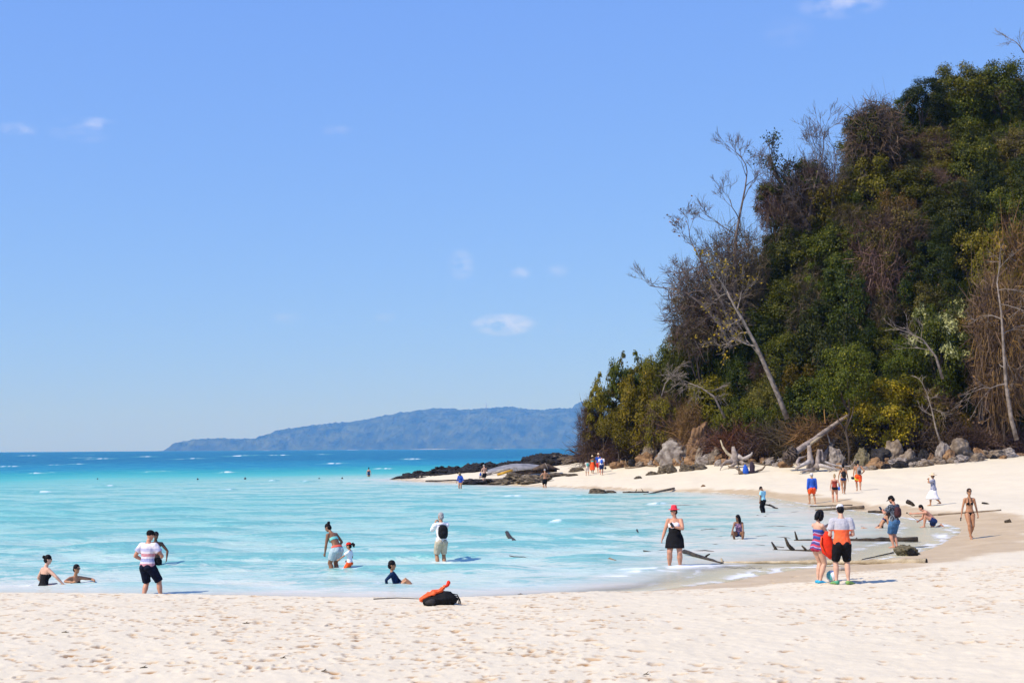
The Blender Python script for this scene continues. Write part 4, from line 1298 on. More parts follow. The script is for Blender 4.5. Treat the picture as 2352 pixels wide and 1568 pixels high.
log('log', hz_(1768, 1166, .16), hz_(1786, 1168, .0), .06, .05, M_wetlog, 'black crooked branch sticking out of the water behind the blue-shirt boy', branches=[(.1, (-1, 0, .05), .55, .05)], seed=13, n=5)
log('log', hz_(1478, 1136, .0), hz_(1548, 1125, .12), .05, .10, M_brownlog, 'brown log at the end of the far strand debris', seed=14)
log('log', hz_(1430, 1131, .03), hz_(1490, 1131, .05), .05, .05, M_wetlog, 'dark rugged drift branch in the far strand debris', branches=[(.5, (.3, 0, .8), .25, .04), (.8, (-.5, 0, .7), .3, .03)], seed=15, jit=.3)
log('log', hz_(978, 1106, .08), hz_(1150, 1106, .25), .08, .07, M_wetlog, 'long dark pole washed up in front of the black spit', n=14, seed=16)
log('log', hz_(1108, 1092, .3), hz_(1200, 1092, .25), .10, .10, M_driftw, 'bleached plank-like log on sand in front of the wrecked hull', seed=17)
log('log', hz_(2052, 1270, .02), hz_(1980, 1286, .02), .022, .014, M_wetlog, 'thin dark root trailing left from the mossy rock', seed=18, jit=.2)
log('driftwood', hz_(1436, 1076, .05), hz_(1468, 1074, .1), .09, .07, M_brownlog, 'small driftwood piece with one upright prong, left on the far sand', branches=[(.08, (-.1, 0, 1), .8, .06)], seed=19, cat='driftwood')
log('driftwood', hz_(1478, 1070, .05), hz_(1508, 1072, .05), .09, .08, M_brownlog, 'small driftwood piece with several prongs, right of the one-pronged piece', branches=[(.2, (-.7, 0, 1), .7, .05), (.4, (.2, 0, 1), .7, .04), (.7, (.6, 0, 1), .6, .04), (.3, (-.2, 0, 1), .5, .03)], seed=20, cat='driftwood')
def stick(name, path, r, label, seed):  # dark branches, some drawn in place of the shaded lines of wave faces
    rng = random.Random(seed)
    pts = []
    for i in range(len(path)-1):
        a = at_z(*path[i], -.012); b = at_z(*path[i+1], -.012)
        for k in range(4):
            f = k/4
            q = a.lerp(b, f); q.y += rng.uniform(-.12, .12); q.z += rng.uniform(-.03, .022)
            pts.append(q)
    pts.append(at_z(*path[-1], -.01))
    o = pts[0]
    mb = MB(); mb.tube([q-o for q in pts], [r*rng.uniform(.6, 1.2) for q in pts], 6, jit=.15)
    return tag(mb.build('branch_wave_line', M_wetlog, loc=o), label, 'branch', 'sunken branches and shaded wave lines in the bay')
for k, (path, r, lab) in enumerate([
    ([(1288, 1281), (1400, 1287), (1500, 1284), (1560, 1279)], .022, 'long sunken branch or shaded wave line left of the red-hat woman, nearest to the sand'),
    ([(1170, 1276), (1215, 1280), (1270, 1284)], .016, 'thin sunken branch or shaded wave line farthest left in the shallows'),
    ([(1478, 1266), (1560, 1262), (1640, 1266)], .018, 'sunken branch or shaded wave line crossing behind the red-hat woman'),
    ([(1585, 1253), (1660, 1249), (1740, 1252), (1800, 1257)], .022, 'sunken branch or shaded wave line running right from the red-hat woman to the snags'),
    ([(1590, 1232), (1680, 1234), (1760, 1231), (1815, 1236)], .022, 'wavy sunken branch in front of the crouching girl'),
    ([(1610, 1217), (1660, 1213), (1690, 1214)], .014, 'short sunken branch or shaded wave line left of the crouching girl'),
    ([(1712, 1212), (1780, 1208), (1850, 1211)], .018, 'sunken branch or shaded wave line right of the crouching girl'),
    ([(1670, 1184), (1720, 1182), (1760, 1185)], .018, 'sunken branch or shaded wave line left of the blue-shirt boy'),
    ([(1760, 1182), (1800, 1179), (1850, 1172)], .020, 'sunken branch or shaded wave line right of the blue-shirt boy'),
    ([(1550, 1160), (1610, 1158), (1660, 1157)], .018, 'far sunken branch or shaded wave line near the breaking wavelet'),
    ([(1960, 1210), (2000, 1209)], .014, 'short sunken branch or shaded wave line left of the reclining woman'),
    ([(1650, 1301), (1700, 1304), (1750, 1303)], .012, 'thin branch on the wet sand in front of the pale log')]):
    stick('branch_wave_line', path, r, lab, k)
# block of dark wood and other scraps on dry sand
def block(u, v, w, h, m, label, tilt=.3):
    p = hit(u, v)
    mb = MB()
    M3 = Matrix.Rotation(tilt, 3, 'Y') @ Matrix.Rotation(.3, 3, 'Z')
    mb.tube([M3 @ Vector((-w, 0, 0)), M3 @ Vector((-w*.3, .02, .01)), M3 @ Vector((w*.4, 0, 0)), M3 @ Vector((w, 0, -.02))], [h*.9, h, h*.8, h*.5], 7, jit=.18)
    o = mb.build('driftwood', m, loc=(p.x, p.y, p.z+h*.8+abs(math.sin(tilt))*w*.6))
    return tag(o, label, 'driftwood')
block(2092, 1163, .24, .12, M_wetlog, 'dark chunk of wood on sand below the straw-hat woman', .45)
block(2264, 1158, .2, .05, M_wetlog, 'dark scrap of driftwood on sand right of the black-bikini woman', .1)
block(2104, 1273, .14, .05, M_rockg, 'clump of dark weed beside the mossy rock', .1)
block(1935, 1310, .09, .05, M_driftw, 'pale shell-like lump on wet sand between the couple', .1)

# stumps and root plates at the top of the beach
def soften(o, strength, levels=2, nscale=None):
    s_ = o.modifiers.new('round', 'SUBSURF'); s_.levels = levels; s_.render_levels = levels
    t_ = bpy.data.textures.new('creases', 'CLOUDS'); t_.noise_scale = nscale or .09
    d_ = o.modifiers.new('creases', 'DISPLACE'); d_.texture = t_; d_.strength = strength; d_.mid_level = .5; d_.texture_coords = 'LOCAL'
    return o
def px_m(u, v, dist):
    return at_d(u, v, dist)
def tubes_thing(name, label, cat, dist, parts, m, base):
    """parts: (part name, [(u, v, forward offset)], [radii]) drawn through points of the photograph at one distance"""
    o = at_d(base[0], base[1], dist)
    root = link(name, None, loc=o)
    rng = random.Random(len(parts)*7+int(base[0]))
    for k, (nm, path, rad, mm) in enumerate(parts):
        pts = [at_d(u, v, dist+dy)-o for u, v, dy in path]
        # one extra point between each pair, nudged, so that nothing runs dead straight
        P, Rr = [], []
        for i in range(len(pts)-1):
            P += [pts[i], pts[i].lerp(pts[i+1], .5)+Vector((rng.uniform(-1, 1), rng.uniform(-1, 1), rng.uniform(-1, 1)))*rad[i]*.35]
            Rr += [rad[i], (rad[i]+rad[i+1])/2]
        P.append(pts[-1]); Rr.append(rad[-1])
        mb = MB(); mb.tube(P, Rr, 8, jit=.1)
        mb.build(nm, mm or m, root)
    return tag(root, label, cat)
d0 = hit(1868, 1081).y
tubes_thing('root_stump', 'large bleached stump with two upright stubs and spreading roots on the sand', 'stump', d0, [
    ('stub', [(1862, 1075, 0), (1860, 1045, 0), (1858, 1022, 0)], [.34, .20, .14], M_drift),
    ('stub', [(1874, 1076, -.3), (1878, 1050, 0), (1880, 1032, .1)], [.30, .16, .12], M_drift),
    ('stub', [(1889, 1060, .2), (1888, 1045, .2), (1886, 1032, .2)], [.2, .13, .1], M_drift),
    ('root', [(1866, 1058, 0), (1846, 1066, -.6), (1828, 1076, -1)], [.20, .15, .11], M_driftw),
    ('root', [(1838, 1073, -.8), (1830, 1064, -.6), (1836, 1052, 0), (1856, 1046, .3)], [.13, .13, .10, .07], M_drift),
    ('root', [(1885, 1058, .2), (1905, 1065, .1), (1935, 1070, 0), (1955, 1070, 0)], [.15, .10, .07, .04], M_driftw),
    ('root', [(1880, 1068, -.3), (1905, 1074, -.5), (1930, 1078, -.6)], [.2, .12, .05], M_driftw),
    ('root', [(1870, 1076, -.6), (1850, 1080, -1), (1838, 1083, -1.2)], [.15, .09, .04], M_drift),
    ('root', [(1905, 1066, 0), (1918, 1075, -.3), (1922, 1082, -.5)], [.09, .06, .03], M_drift),
    ('root', [(1925, 1069, 0), (1940, 1076, -.2), (1948, 1081, -.3)], [.07, .05, .03], M_drift),
    ('root', [(1900, 1072, -.3), (1908, 1080, -.6), (1904, 1084, -.7)], [.08, .05, .03], M_drift),
    ('root', [(1955, 1068, .3), (1962, 1060, .5), (1966, 1052, .6)], [.06, .04, .02], M_drift)], M_drift, (1870, 1078))
tubes_thing('fallen_trunk', 'long pale trunk leaning up right from the big stump towards the yellow tree', 'log', d0+2.5, [
    ('stem', [(1818, 1048, -1), (1850, 1022, 0), (1890, 994, 1.5), (1920, 973, 2.5), (1948, 954, 3.5)], [.27, .25, .22, .20, .17], M_drift),
    ('branch', [(1846, 1028, 0), (1872, 1012, .2), (1888, 1002, .6)], [.16, .12, .05], M_palelog)], M_drift, (1818, 1050))
tubes_thing('fallen_trunk', 'short grey log leaning steeply right of the big root stump', 'log', d0+3.5, [
    ('stem', [(1893, 1056, 0), (1905, 1032, .6), (1921, 1003, 1.4)], [.24, .2, .15], M_drift),
    ('branch', [(1906, 1018, .8), (1902, 1002, 1), (1898, 990, 1.2)], [.06, .05, .03], M_driftw)], M_drift, (1893, 1058))
rp = random.Random(4)
parts = []
for k in range(34):
    a = rp.uniform(0, 6.28)
    r1 = rp.uniform(8, 26)
    parts.append(('root', [(1816+rp.uniform(-5, 5), 1046+rp.uniform(-8, 8), 0), (1816+math.cos(a)*r1*.5, 1046+math.sin(a)*r1*.6, rp.uniform(-.5, .3)), (1816+math.cos(a+.4)*r1*.85, 1047+math.sin(a+.4)*r1*1.05, rp.uniform(-.7, .4))], [.17, .08, .02], M_barkd))
parts.append(('root_ball', [(1806, 1062, .4), (1814, 1046, .2), (1822, 1030, .2)], [.45, .6, .35], M_barkd))
tubes_thing('root_plate', 'dark upturned mass of tangled roots just left of the big stump', 'roots', d0+1.2, parts, M_barkd, (1816, 1074))
tubes_thing('root_stump', 'bleached driftwood stump with curled white roots behind the hanging bags', 'stump', hit(1688, 1074).y, [
    ('stub', [(1690, 1062, 0), (1688, 1040, 0), (1684, 1025, 0)], [.45, .28, .12], M_drift),
    ('root', [(1694, 1046, 0), (1706, 1054, -.3), (1722, 1046, -.4), (1728, 1038, -.4)], [.2, .16, .12, .06], M_driftw),
    ('root', [(1686, 1056, 0), (1668, 1060, -.4), (1655, 1070, -.6)], [.25, .15, .05], M_drift),
    ('root', [(1684, 1050, 0), (1670, 1040, .1), (1660, 1025, .2), (1655, 1010, .3)], [.16, .12, .09, .05], M_palelog),
    ('root', [(1690, 1062, -.2), (1680, 1070, -.6), (1672, 1076, -.8)], [.2, .1, .04], M_drift),
    ('root', [(1700, 1060, -.2), (1715, 1066, -.5), (1730, 1070, -.6)], [.18, .1, .04], M_drift),
    ('root', [(1660, 1068, -.6), (1656, 1074, -.7), (1654, 1080, -.8)], [.07, .05, .03], M_drift)], M_drift, (1688, 1076))
tubes_thing('drift_branch', 'forked brown drift branch with two bags hung on it', 'driftwood', hit(1710, 1088).y, [
    ('stem', [(1697, 1084, 0), (1715, 1085, 0), (1735, 1084, 0)], [.16, .15, .12], M_brownlog),
    ('branch', [(1700, 1083, 0), (1690, 1074, 0), (1672, 1070, .2)], [.1, .08, .05], M_brownlog),
    ('branch', [(1700, 1083, 0), (1696, 1070, .1), (1690, 1058, .2)], [.08, .05, .02], M_brownlog),
    ('branch', [(1728, 1084, 0), (1732, 1074, 0), (1732, 1066, 0)], [.1, .08, .04], M_brownlog),
    ('branch', [(1735, 1084, 0), (1750, 1078, 0), (1758, 1068, .1)], [.1, .08, .05], M_brownlog),
    ('branch', [(1706, 1064, .4), (1730, 1062, .4), (1760, 1068, .5)], [.06, .07, .05], M_brownlog)], M_brownlog, (1710, 1088))
# smaller bleached pieces among the rubble
for k, (path, r, dist, lab) in enumerate([
    ([(2034, 1040, 0), (2044, 1018, 0), (2056, 998, 0)], .17, 109, 'bleached slanting post in the rubble under the yellow tree'),
    ([(2108, 1060, 0), (2120, 1046, 0), (2132, 1030, 0)], .13, 107, 'white drift limb left of the small ochre boulder'),
    ([(2180, 1040, 0), (2194, 1054, -.4), (2206, 1066, -.8)], .17, 106, 'brown slanting log with dark end below the pale pointed boulder'),
    ([(2060, 1056, 0), (2066, 1046, 0), (2062, 1036, 0)], .10, 107, 'stubby white drift root on the sand below the yellow tree'),
    ([(1935, 1048, 0), (1965, 1046, 0), (1985, 1040, 0)], .11, 107, 'pale drift limb lying right of the short leaning log'),
    ([(1395, 1030, 0), (1440, 1005, .3), (1480, 990, .8)], .16, 135, 'long pale bough slanting up from the rocks of the point'),
    ([(1370, 1048, 0), (1400, 1032, 0), (1420, 1020, 0)], .07, 134, 'thin bleached pole leaning on the thicket of the point'),
    ([(1460, 1045, 0), (1450, 1030, 0), (1444, 1018, 0)], .09, 133, 'short white branch stuck upright beside the thicket of the point'),
    ([(1625, 1022, 0), (1650, 1020, 0), (1680, 1026, 0)], .10, 124, 'white drift bough lying above the wedge-shaped boulder'),
    ([(2270, 1046, 0), (2295, 1040, 0), (2310, 1030, 0)], .12, 108, 'white drift root at the far right top of the beach'),
    ([(2215, 1052, 0), (2250, 1048, 0), (2290, 1050, 0)], .08, 106, 'reddish drift limb lying at the top of the beach at right'),
    ([(1760, 1050, 0), (1778, 1044, 0), (1792, 1046, 0)], .09, 112, 'bleached limb lying left of the dark root mass'),
    ([(1740, 1056, 0), (1768, 1058, 0), (1790, 1056, 0)], .07, 108, 'thin white limb on the sand left of the dark root mass')]):
    mm = M_brownlog if k == 2 else (M_palelog if k in (5, 10) else M_driftw)
    r *= .62
    pp = [('stem', path, [r*1.15, r, r*.6], mm)]
    u, v, _ = path[1]
    pp.append(('branch', [(u, v, 0), (u+7, v-9, .1), (u+9, v-16, .2)], [r*.55, r*.4, r*.15], mm))
    dist = max(hit(q[0], q[1]+3).y for q in path[:1])-.2
    tubes_thing('drift_limb', lab, 'driftwood', dist, pp, mm, (path[0][0], path[0][1]+2))

# ------------------------------------------------------------------ wrecked hull on the spit
M_hull = mat('hull_grey', (.13, .13, .135), .6, scale=1.5, col2=(.30, .29, .295), lo=.3, hi=.7, spec=.35, bump=.3, bscale=5)
M_hullin = mat('hull_dark_wood', (.03, .022, .017), .9, scale=3, col2=(.11, .075, .05), lo=.3, hi=.7, bump=.6, bscale=14)
M_yel = mat('plank_yellow', (.42, .22, .02), .7, scale=4, col2=(.58, .36, .05))
M_rope = mat('rope_grey', (.25, .22, .2), .9, scale=20)
dw = 138.0
o_w = at_d(1180, 1092, dw); o_w.z = gz(o_w.x, o_w.y)
wreck = link('boat_wreck', None, loc=o_w)
def wpt(u, v, dy=0):
    return at_d(u, v, dw+dy)-o_w
mb = MB()
rings = []
for k in range(11):
    f = k/10
    u = 1120+f*132
    vt = np.interp(u, [1120, 1150, 1180, 1215, 1252], [1079, 1070, 1064.5, 1065, 1070])
    vb = np.interp(u, [1120, 1160, 1200, 1252], [1084, 1084, 1078, 1074])
    back = [wpt(u, vt, 2.6), wpt(u, vt-.6, 1.6), wpt(u, (vt+vb)/2-1, .7), wpt(u, vb, 0)]
    th = Vector((0, .05, -.07))
    rings.append(back+[p+th for p in reversed(back)])
mb.loft(rings)
mb.build('hull_side', M_hull, wreck)
for k in range(5):
    u0, u1 = 1168+k*22, 1192+k*22
    mb = MB()
    vb0 = np.interp(u0, [1160, 1200, 1282], [1085, 1079, 1075]); vb1 = np.interp(u1, [1160, 1200, 1282], [1085, 1079, 1075])
    g0 = np.interp(u0, [1160, 1282], [1094, 1083]); g1 = np.interp(u1, [1160, 1282], [1094, 1083])
    rr = []
    for (u, vb, vg) in ((u0, vb0, g0), ((u0+u1)/2, (vb0+vb1)/2+.5, (g0+g1)/2), (u1-.6, vb1, g1)):
        a = wpt(u, vb, .25); c_ = wpt(u, vg, .1)
        rr.append([a, c_, c_+Vector((0, .25, 0)), a+Vector((0, .25, 0))])
    mb.loft(rr)
    mb.build('plank', M_hullin, wreck)
mb = MB()
rr = []
for (u, v0, v1) in ((1222, 1076, 1080), (1240, 1068, 1079), (1252, 1063, 1078), (1268, 1069, 1078), (1286, 1077, 1078.5)):
    a, c_ = wpt(u, v0, -.1), wpt(u, v1, -.4)
    rr.append([a, c_, c_+Vector((0, .8, 0)), a+Vector((0, 1.2, 0))])
mb.loft(rr); mb.build('bow', M_hullin, wreck)
for nm, m_, path, r_ in (('yellow_plank', M_yel, [(1142, 1090, -.3), (1160, 1084.5, -.3), (1178, 1079, -.3)], .13), ('rail', M_driftw, [(1130, 1087, -.35), (1152, 1079.5, -.3), (1172, 1075.5, -.3)], .08), ('rail', M_driftw, [(1100, 1095, -.2), (1116, 1090, -.1), (1138, 1083, .2)], .14),
                         ('rope_coil', M_rope, [(1177, 1084, -.35), (1176, 1078, -.35), (1180, 1073, -.35), (1186, 1074, -.35), (1189, 1080, -.35)], .035), ('rope', M_rope, [(1252, 1063, -.2), (1256, 1070, -.45), (1258, 1078, -.5)], .03)):
    mb = MB()
    mb.tube([wpt(*q) for q in path], r_, 6, flat=.6)
    mb.build(nm, m_, wreck)
tag(wreck, 'broken grey boat hull with a yellow plank lying against the black spit', 'wreck')

# ------------------------------------------------------------------ bags, ball and other small things
M_black = mat('fabric_black', (.008, .008, .010), .8, scale=30, var=.4, spec=.2, bump=.3, bscale=60)
M_char = mat('fabric_charcoal', (.03, .028, .03), .8, scale=30, var=.3, spec=.2, bump=.3, bscale=60)
M_orange = mat('fabric_orange', (.75, .10, .02), .55, scale=12, var=.15, spec=.3, bump=.3, bscale=25)
M_red = mat('fabric_red', (.72, .035, .012), .75, scale=10, var=.12, spec=.2, bump=.3, bscale=25)
M_blue = mat('fabric_blue', (.02, .09, .45), .7, scale=12, var=.15, spec=.2, bump=.3, bscale=30)
M_greyb = mat('fabric_grey', (.20, .19, .19), .8, scale=12, var=.2, spec=.2, bump=.3, bscale=30)
M_dbl = mat('cloth_dark_purple', (.035, .022, .035), .85, scale=12, var=.2)
p = hit(1010, 1389)
BS = .80
bag = link('backpack', None, loc=p, rot=(0, 0, .1), scale=BS)
mb = MB()
mb.tube([(-.42, 0, .09), (-.3, 0, .12), (-.05, .02, .15), (.15, .02, .17), (.32, .02, .13), (.42, .02, .07)], [(.09, .13), (.125, .18), (.155, .2), (.19, .2), (.15, .17), (.06, .1)], 12, side=(0, 0, 1))
soften(mb.build('main_bag', M_black, bag), .09)
mb = MB(); mb.tube([(-.36, -.13, .07), (-.22, -.17, .10), (-.1, -.17, .1)], [(.05, .05), (.085, .06), (.07, .05)], 9, side=(0, 0, 1)); soften(mb.build('front_pocket', M_char, bag), .03)
for q in range(3):
    mb = MB(); mb.tube([(.30, -.06+q*.05, .27-q*.03), (.42+.03*q, -.08, .25-.05*q), (.46+.02*q, -.1, .15-.04*q), (.44+.03*q, -.12, .03)], [.014, .014, .012, .01], 5); mb.build('strap', M_black, bag)
tag(bag, 'black backpack lying at the crest of the sand', 'backpack')
dry = link('dry_bag', None, loc=p+Vector((0, 0, 0)), rot=(0, 0, .1), scale=BS)
mb = MB(); mb.tube([(-.47, .03, .07), (-.42, .03, .18), (-.2, .03, .27), (0, .03, .33), (.08, .02, .40), (.15, .02, .45)], [(.05, .05), (.05, .15), (.065, .18), (.06, .15), (.05, .09), (.035, .045)], 12, side=(0, 0, 1)); soften(mb.build('sack', M_orange, dry), .13)
mb = MB(); mb.tube([(.13, .02, .43), (.19, .02, .47), (.22, .02, .54), (.21, .02, .58)], [(.03, .05), (.04, .06), (.05, .06), (.025, .04)], 9, side=(1, 0, 0)); mb.build('rolled_top', M_red, dry)
tag(dry, 'bright orange roll-top bag draped over the black backpack', 'bag')
a = hit(965, 1385); b_ = hit(857, 1384)
st = MB(); st.tube([Vector((0, 0, .03)), (b_-a)*.5+Vector((0, 0, .045)), (b_-a)+Vector((0, 0, .02))], [.007, .009, .012], 7)
o = st.build('pole', M_char, loc=a+Vector((0, .08, .05)))
tag(o, 'thin dark pole lying left of the black backpack on the crest', 'pole')
# beach ball behind the couple
p = hit(1916, 1337)
ball = link('beach_ball', None, loc=(p.x, p.y+.25, p.z+.125))
cols = [mat('ball_white', (.80, .78, .80), .4, spec=.4), mat('ball_teal', (.10, .42, .45), .4, spec=.4), mat('ball_red', (.65, .05, .02), .4, spec=.4)]
for k in range(6):
    mb = MB()
    rings = []
    for i in range(9):
        th = math.pi*(i+.02)/8.04
        arc = [Vector((.125*math.sin(th)*math.cos(a_), .125*math.sin(th)*math.sin(a_), .125*math.cos(th))) for a_ in np.linspace(k*math.pi/3, (k+1)*math.pi/3, 5)]
        rings.append(arc)
    n = 5
    bs = len(mb.v)
    for r_ in rings:
        mb.v.extend(r_)
    for i in range(8):
        for j in range(4):
            mb.f.append((i*n+j, (i+1)*n+j, (i+1)*n+j+1, i*n+j+1))
    mb.build('panel', cols[(0, 1, 0, 2, 0, 1)[k]], ball)
ball.rotation_euler = (.3, .5, 2.4)
tag(ball, 'white and teal beach ball on sand behind the couple', 'ball')
# bags hung on the drift branch
d_b = hit(1710, 1088).y-.3
p = at_d(1712, 1076, d_b)
hb = link('hanging_bag', None, loc=p)
mb = MB(); mb.tube([(0, 0, -.42), (.02, 0, -.3), (.02, 0, -.05), (-.02, 0, .2), (-.02, 0, .34)], [(.16, .1), (.25, .14), (.24, .13), (.14, .09), (.05, .04)], 9, side=(1, 0, 0), jit=.05); mb.build('sack', M_blue, hb)
mb = MB(); mb.tube([(-.06, 0, .3), (-.05, 0, .45), (.05, 0, .48), (.06, 0, .3)], .02, 5); mb.build('handle', M_greyb, hb)
tag(hb, 'blue bag hung on the forked drift branch', 'bag')
p = at_d(1727, 1072, d_b)
mb = MB(); mb.tube([(.05, 0, -.5), (.02, 0, -.3), (0, 0, 0), (-.02, 0, .3), (-.04, 0, .45)], [(.18, .09), (.2, .1), (.2, .1), (.17, .08), (.06, .04)], 9, side=(1, 0, 0), jit=.08)
o = mb.build('hanging_cloth', M_dbl, loc=p); tag(o, 'dark garment hung beside the blue bag on the drift branch', 'garment')
# twigs and leaves dropped on the near sand
rng = random.Random(12)
M_twig = mat('strand_twig', (.05, .035, .02), .9, scale=20, col2=(.16, .11, .06))
TW = [(150, 1453, 'dark twig on sand below the swimmers at left'), (330, 1535, 'leafy scrap on sand near the bottom left'), (650, 1512, 'small dark twig on sand at bottom left of centre'), (745, 1542, 'short upright dark twig near the bottom of the sand'),
      (1485, 1550, 'dark leaf on the foreground sand below the red-hat woman'), (1172, 1494, 'brown leaf scrap on the middle of the foreground sand'), (565, 1432, 'brown seed husk on the trodden sand'), (1195, 1365, 'sprig of weed at the wet edge right of the backpack')]
for k, (u, v, lab) in enumerate(TW):
    p = hit(u, v)
    mb = MB()
    L = rng.uniform(.035, .08)
    a = rng.uniform(-.6, .6)
    mb.tube([(-L, -L*a, .01), (-L*.3, rng.uniform(-.03, .03), .014), (L*.4, L*a*.5+rng.uniform(-.03, .03), .012), (L, L*a, .010)], [.004, .008, .007, .003], 5)
    mb.tube([(0, 0, .02), (.015, rng.uniform(-.03, .03), .03), (.03, rng.uniform(-.05, .05), .035)], [.006, .005, .003], 4)
    o = mb.build('twig', M_twig, loc=p); tag(o, lab, 'twig')
# line of small marker floats far out in the water
M_float = mat('float_dark', (.03, .03, .04), .6, col2=(.10, .09, .08))
for k, (u, v) in enumerate([(224, 1100), (454, 1101), (563, 1100), (733, 1099), (786, 1099)]):
    p = at_z(u, v, 0.02)
    mb = MB(); mb.ell((0, 0, .06), (.13, .12, .09), n=10, m=6); mb.tube([(-.05, 0, .15), (0, 0, .2), (.05, 0, .15)], .02, 5)
    o = mb.build('float', M_float, loc=p, rot=(0, 0, k), scale=.7+.5*(k % 3)/2); tag(o, ('leftmost', 'second', 'third', 'fourth', 'rightmost')[k]+' small dark float of the line across the far turquoise water', 'float', 'floats of the marker line')
# ------------------------------------------------------------------ people
def skin_mat(name, c):
    return mat(name, c, .5, scale=9, var=.10, spec=.35)
SK_pale = skin_mat('skin_fair', (.56, .33, .23))
SK_pink = skin_mat('skin_sunburnt', (.50, .24, .15))
SK_tan = skin_mat('skin_tan', (.38, .185, .095))
SK_brown = skin_mat('skin_brown', (.22, .105, .055))
SK_dark = skin_mat('skin_dark', (.11, .05, .028))
def cloth(name, c, var=.12, bump=.35, rough=.85):
    return mat(name, c, rough, scale=8, var=var, spec=.15, bump=bump, bscale=18)
H_black = mat('hair_black', (.006, .005, .006), .45, scale=30, var=.5, spec=.12, bump=.5, bscale=60)
H_brown = mat('hair_brown', (.03, .016, .009), .5, scale=30, var=.4, spec=.12, bump=.5, bscale=60)
H_grey = mat('hair_grey', (.22, .21, .21), .6, scale=30, col2=(.42, .40, .40), spec=.3, bump=.5, bscale=60)
H_blond = mat('hair_blond', (.30, .19, .09), .6, scale=30, col2=(.45, .32, .18), spec=.3, bump=.5, bscale=60)
M_glass = mat('sunglass_black', (.006, .006, .007), .15, var=.1, spec=.6)
M_eye = mat('eye_dark', (.012, .009, .008), .3)
FOLD = bpy.data.textures.new('cloth_folds', 'CLOUDS')
FOLD.noise_scale = .12
BASE_TORSO = [(-.062, .040, .040, 0), (-.045, .078, .055, -.004), (-.01, .092, .062, -.006), (.03, .088, .060, -.004), (.075, .077, .053, 0), (.115, .077, .053, .003), (.16, .086, .058, .004), (.205, .095, .060, .003),
              (.245, .098, .056, 0), (.275, .088, .047, -.004), (.295, .058, .040, -.005), (.312, .036, .036, -.002), (.335, .031, .034, .002), (.365, .030, .033, .008)]
FEM_TORSO = [(-.062, .042, .042, 0), (-.045, .082, .058, -.006), (-.01, .098, .066, -.009), (.03, .090, .062, -.006), (.075, .072, .050, 0), (.115, .069, .049, .003), (.16, .076, .053, .004), (.205, .083, .054, .002),
             (.245, .084, .050, -.001), (.275, .076, .042, -.004), (.295, .050, .036, -.005), (.312, .031, .031, -.002), (.335, .027, .030, .002), (.365, .026, .029, .008)]
def ik(a, t, l1, l2, pole):
    d = t-a
    L = d.length
    mx = (l1+l2)*.999
    if L > mx:
        t = a+d*(mx/L); d = t-a; L = mx
    L = max(L, abs(l1-l2)+1e-4)
    n = d.normalized()
    x = (l1*l1-l2*l2+L*L)/(2*L)
    h = math.sqrt(max(0, l1*l1-x*x))
    p = Vector(pole); p = p-n*p.dot(n)
    p = p.normalized() if p.length > 1e-6 else n.orthogonal().normalized()
    return a+n*x+p*h, t
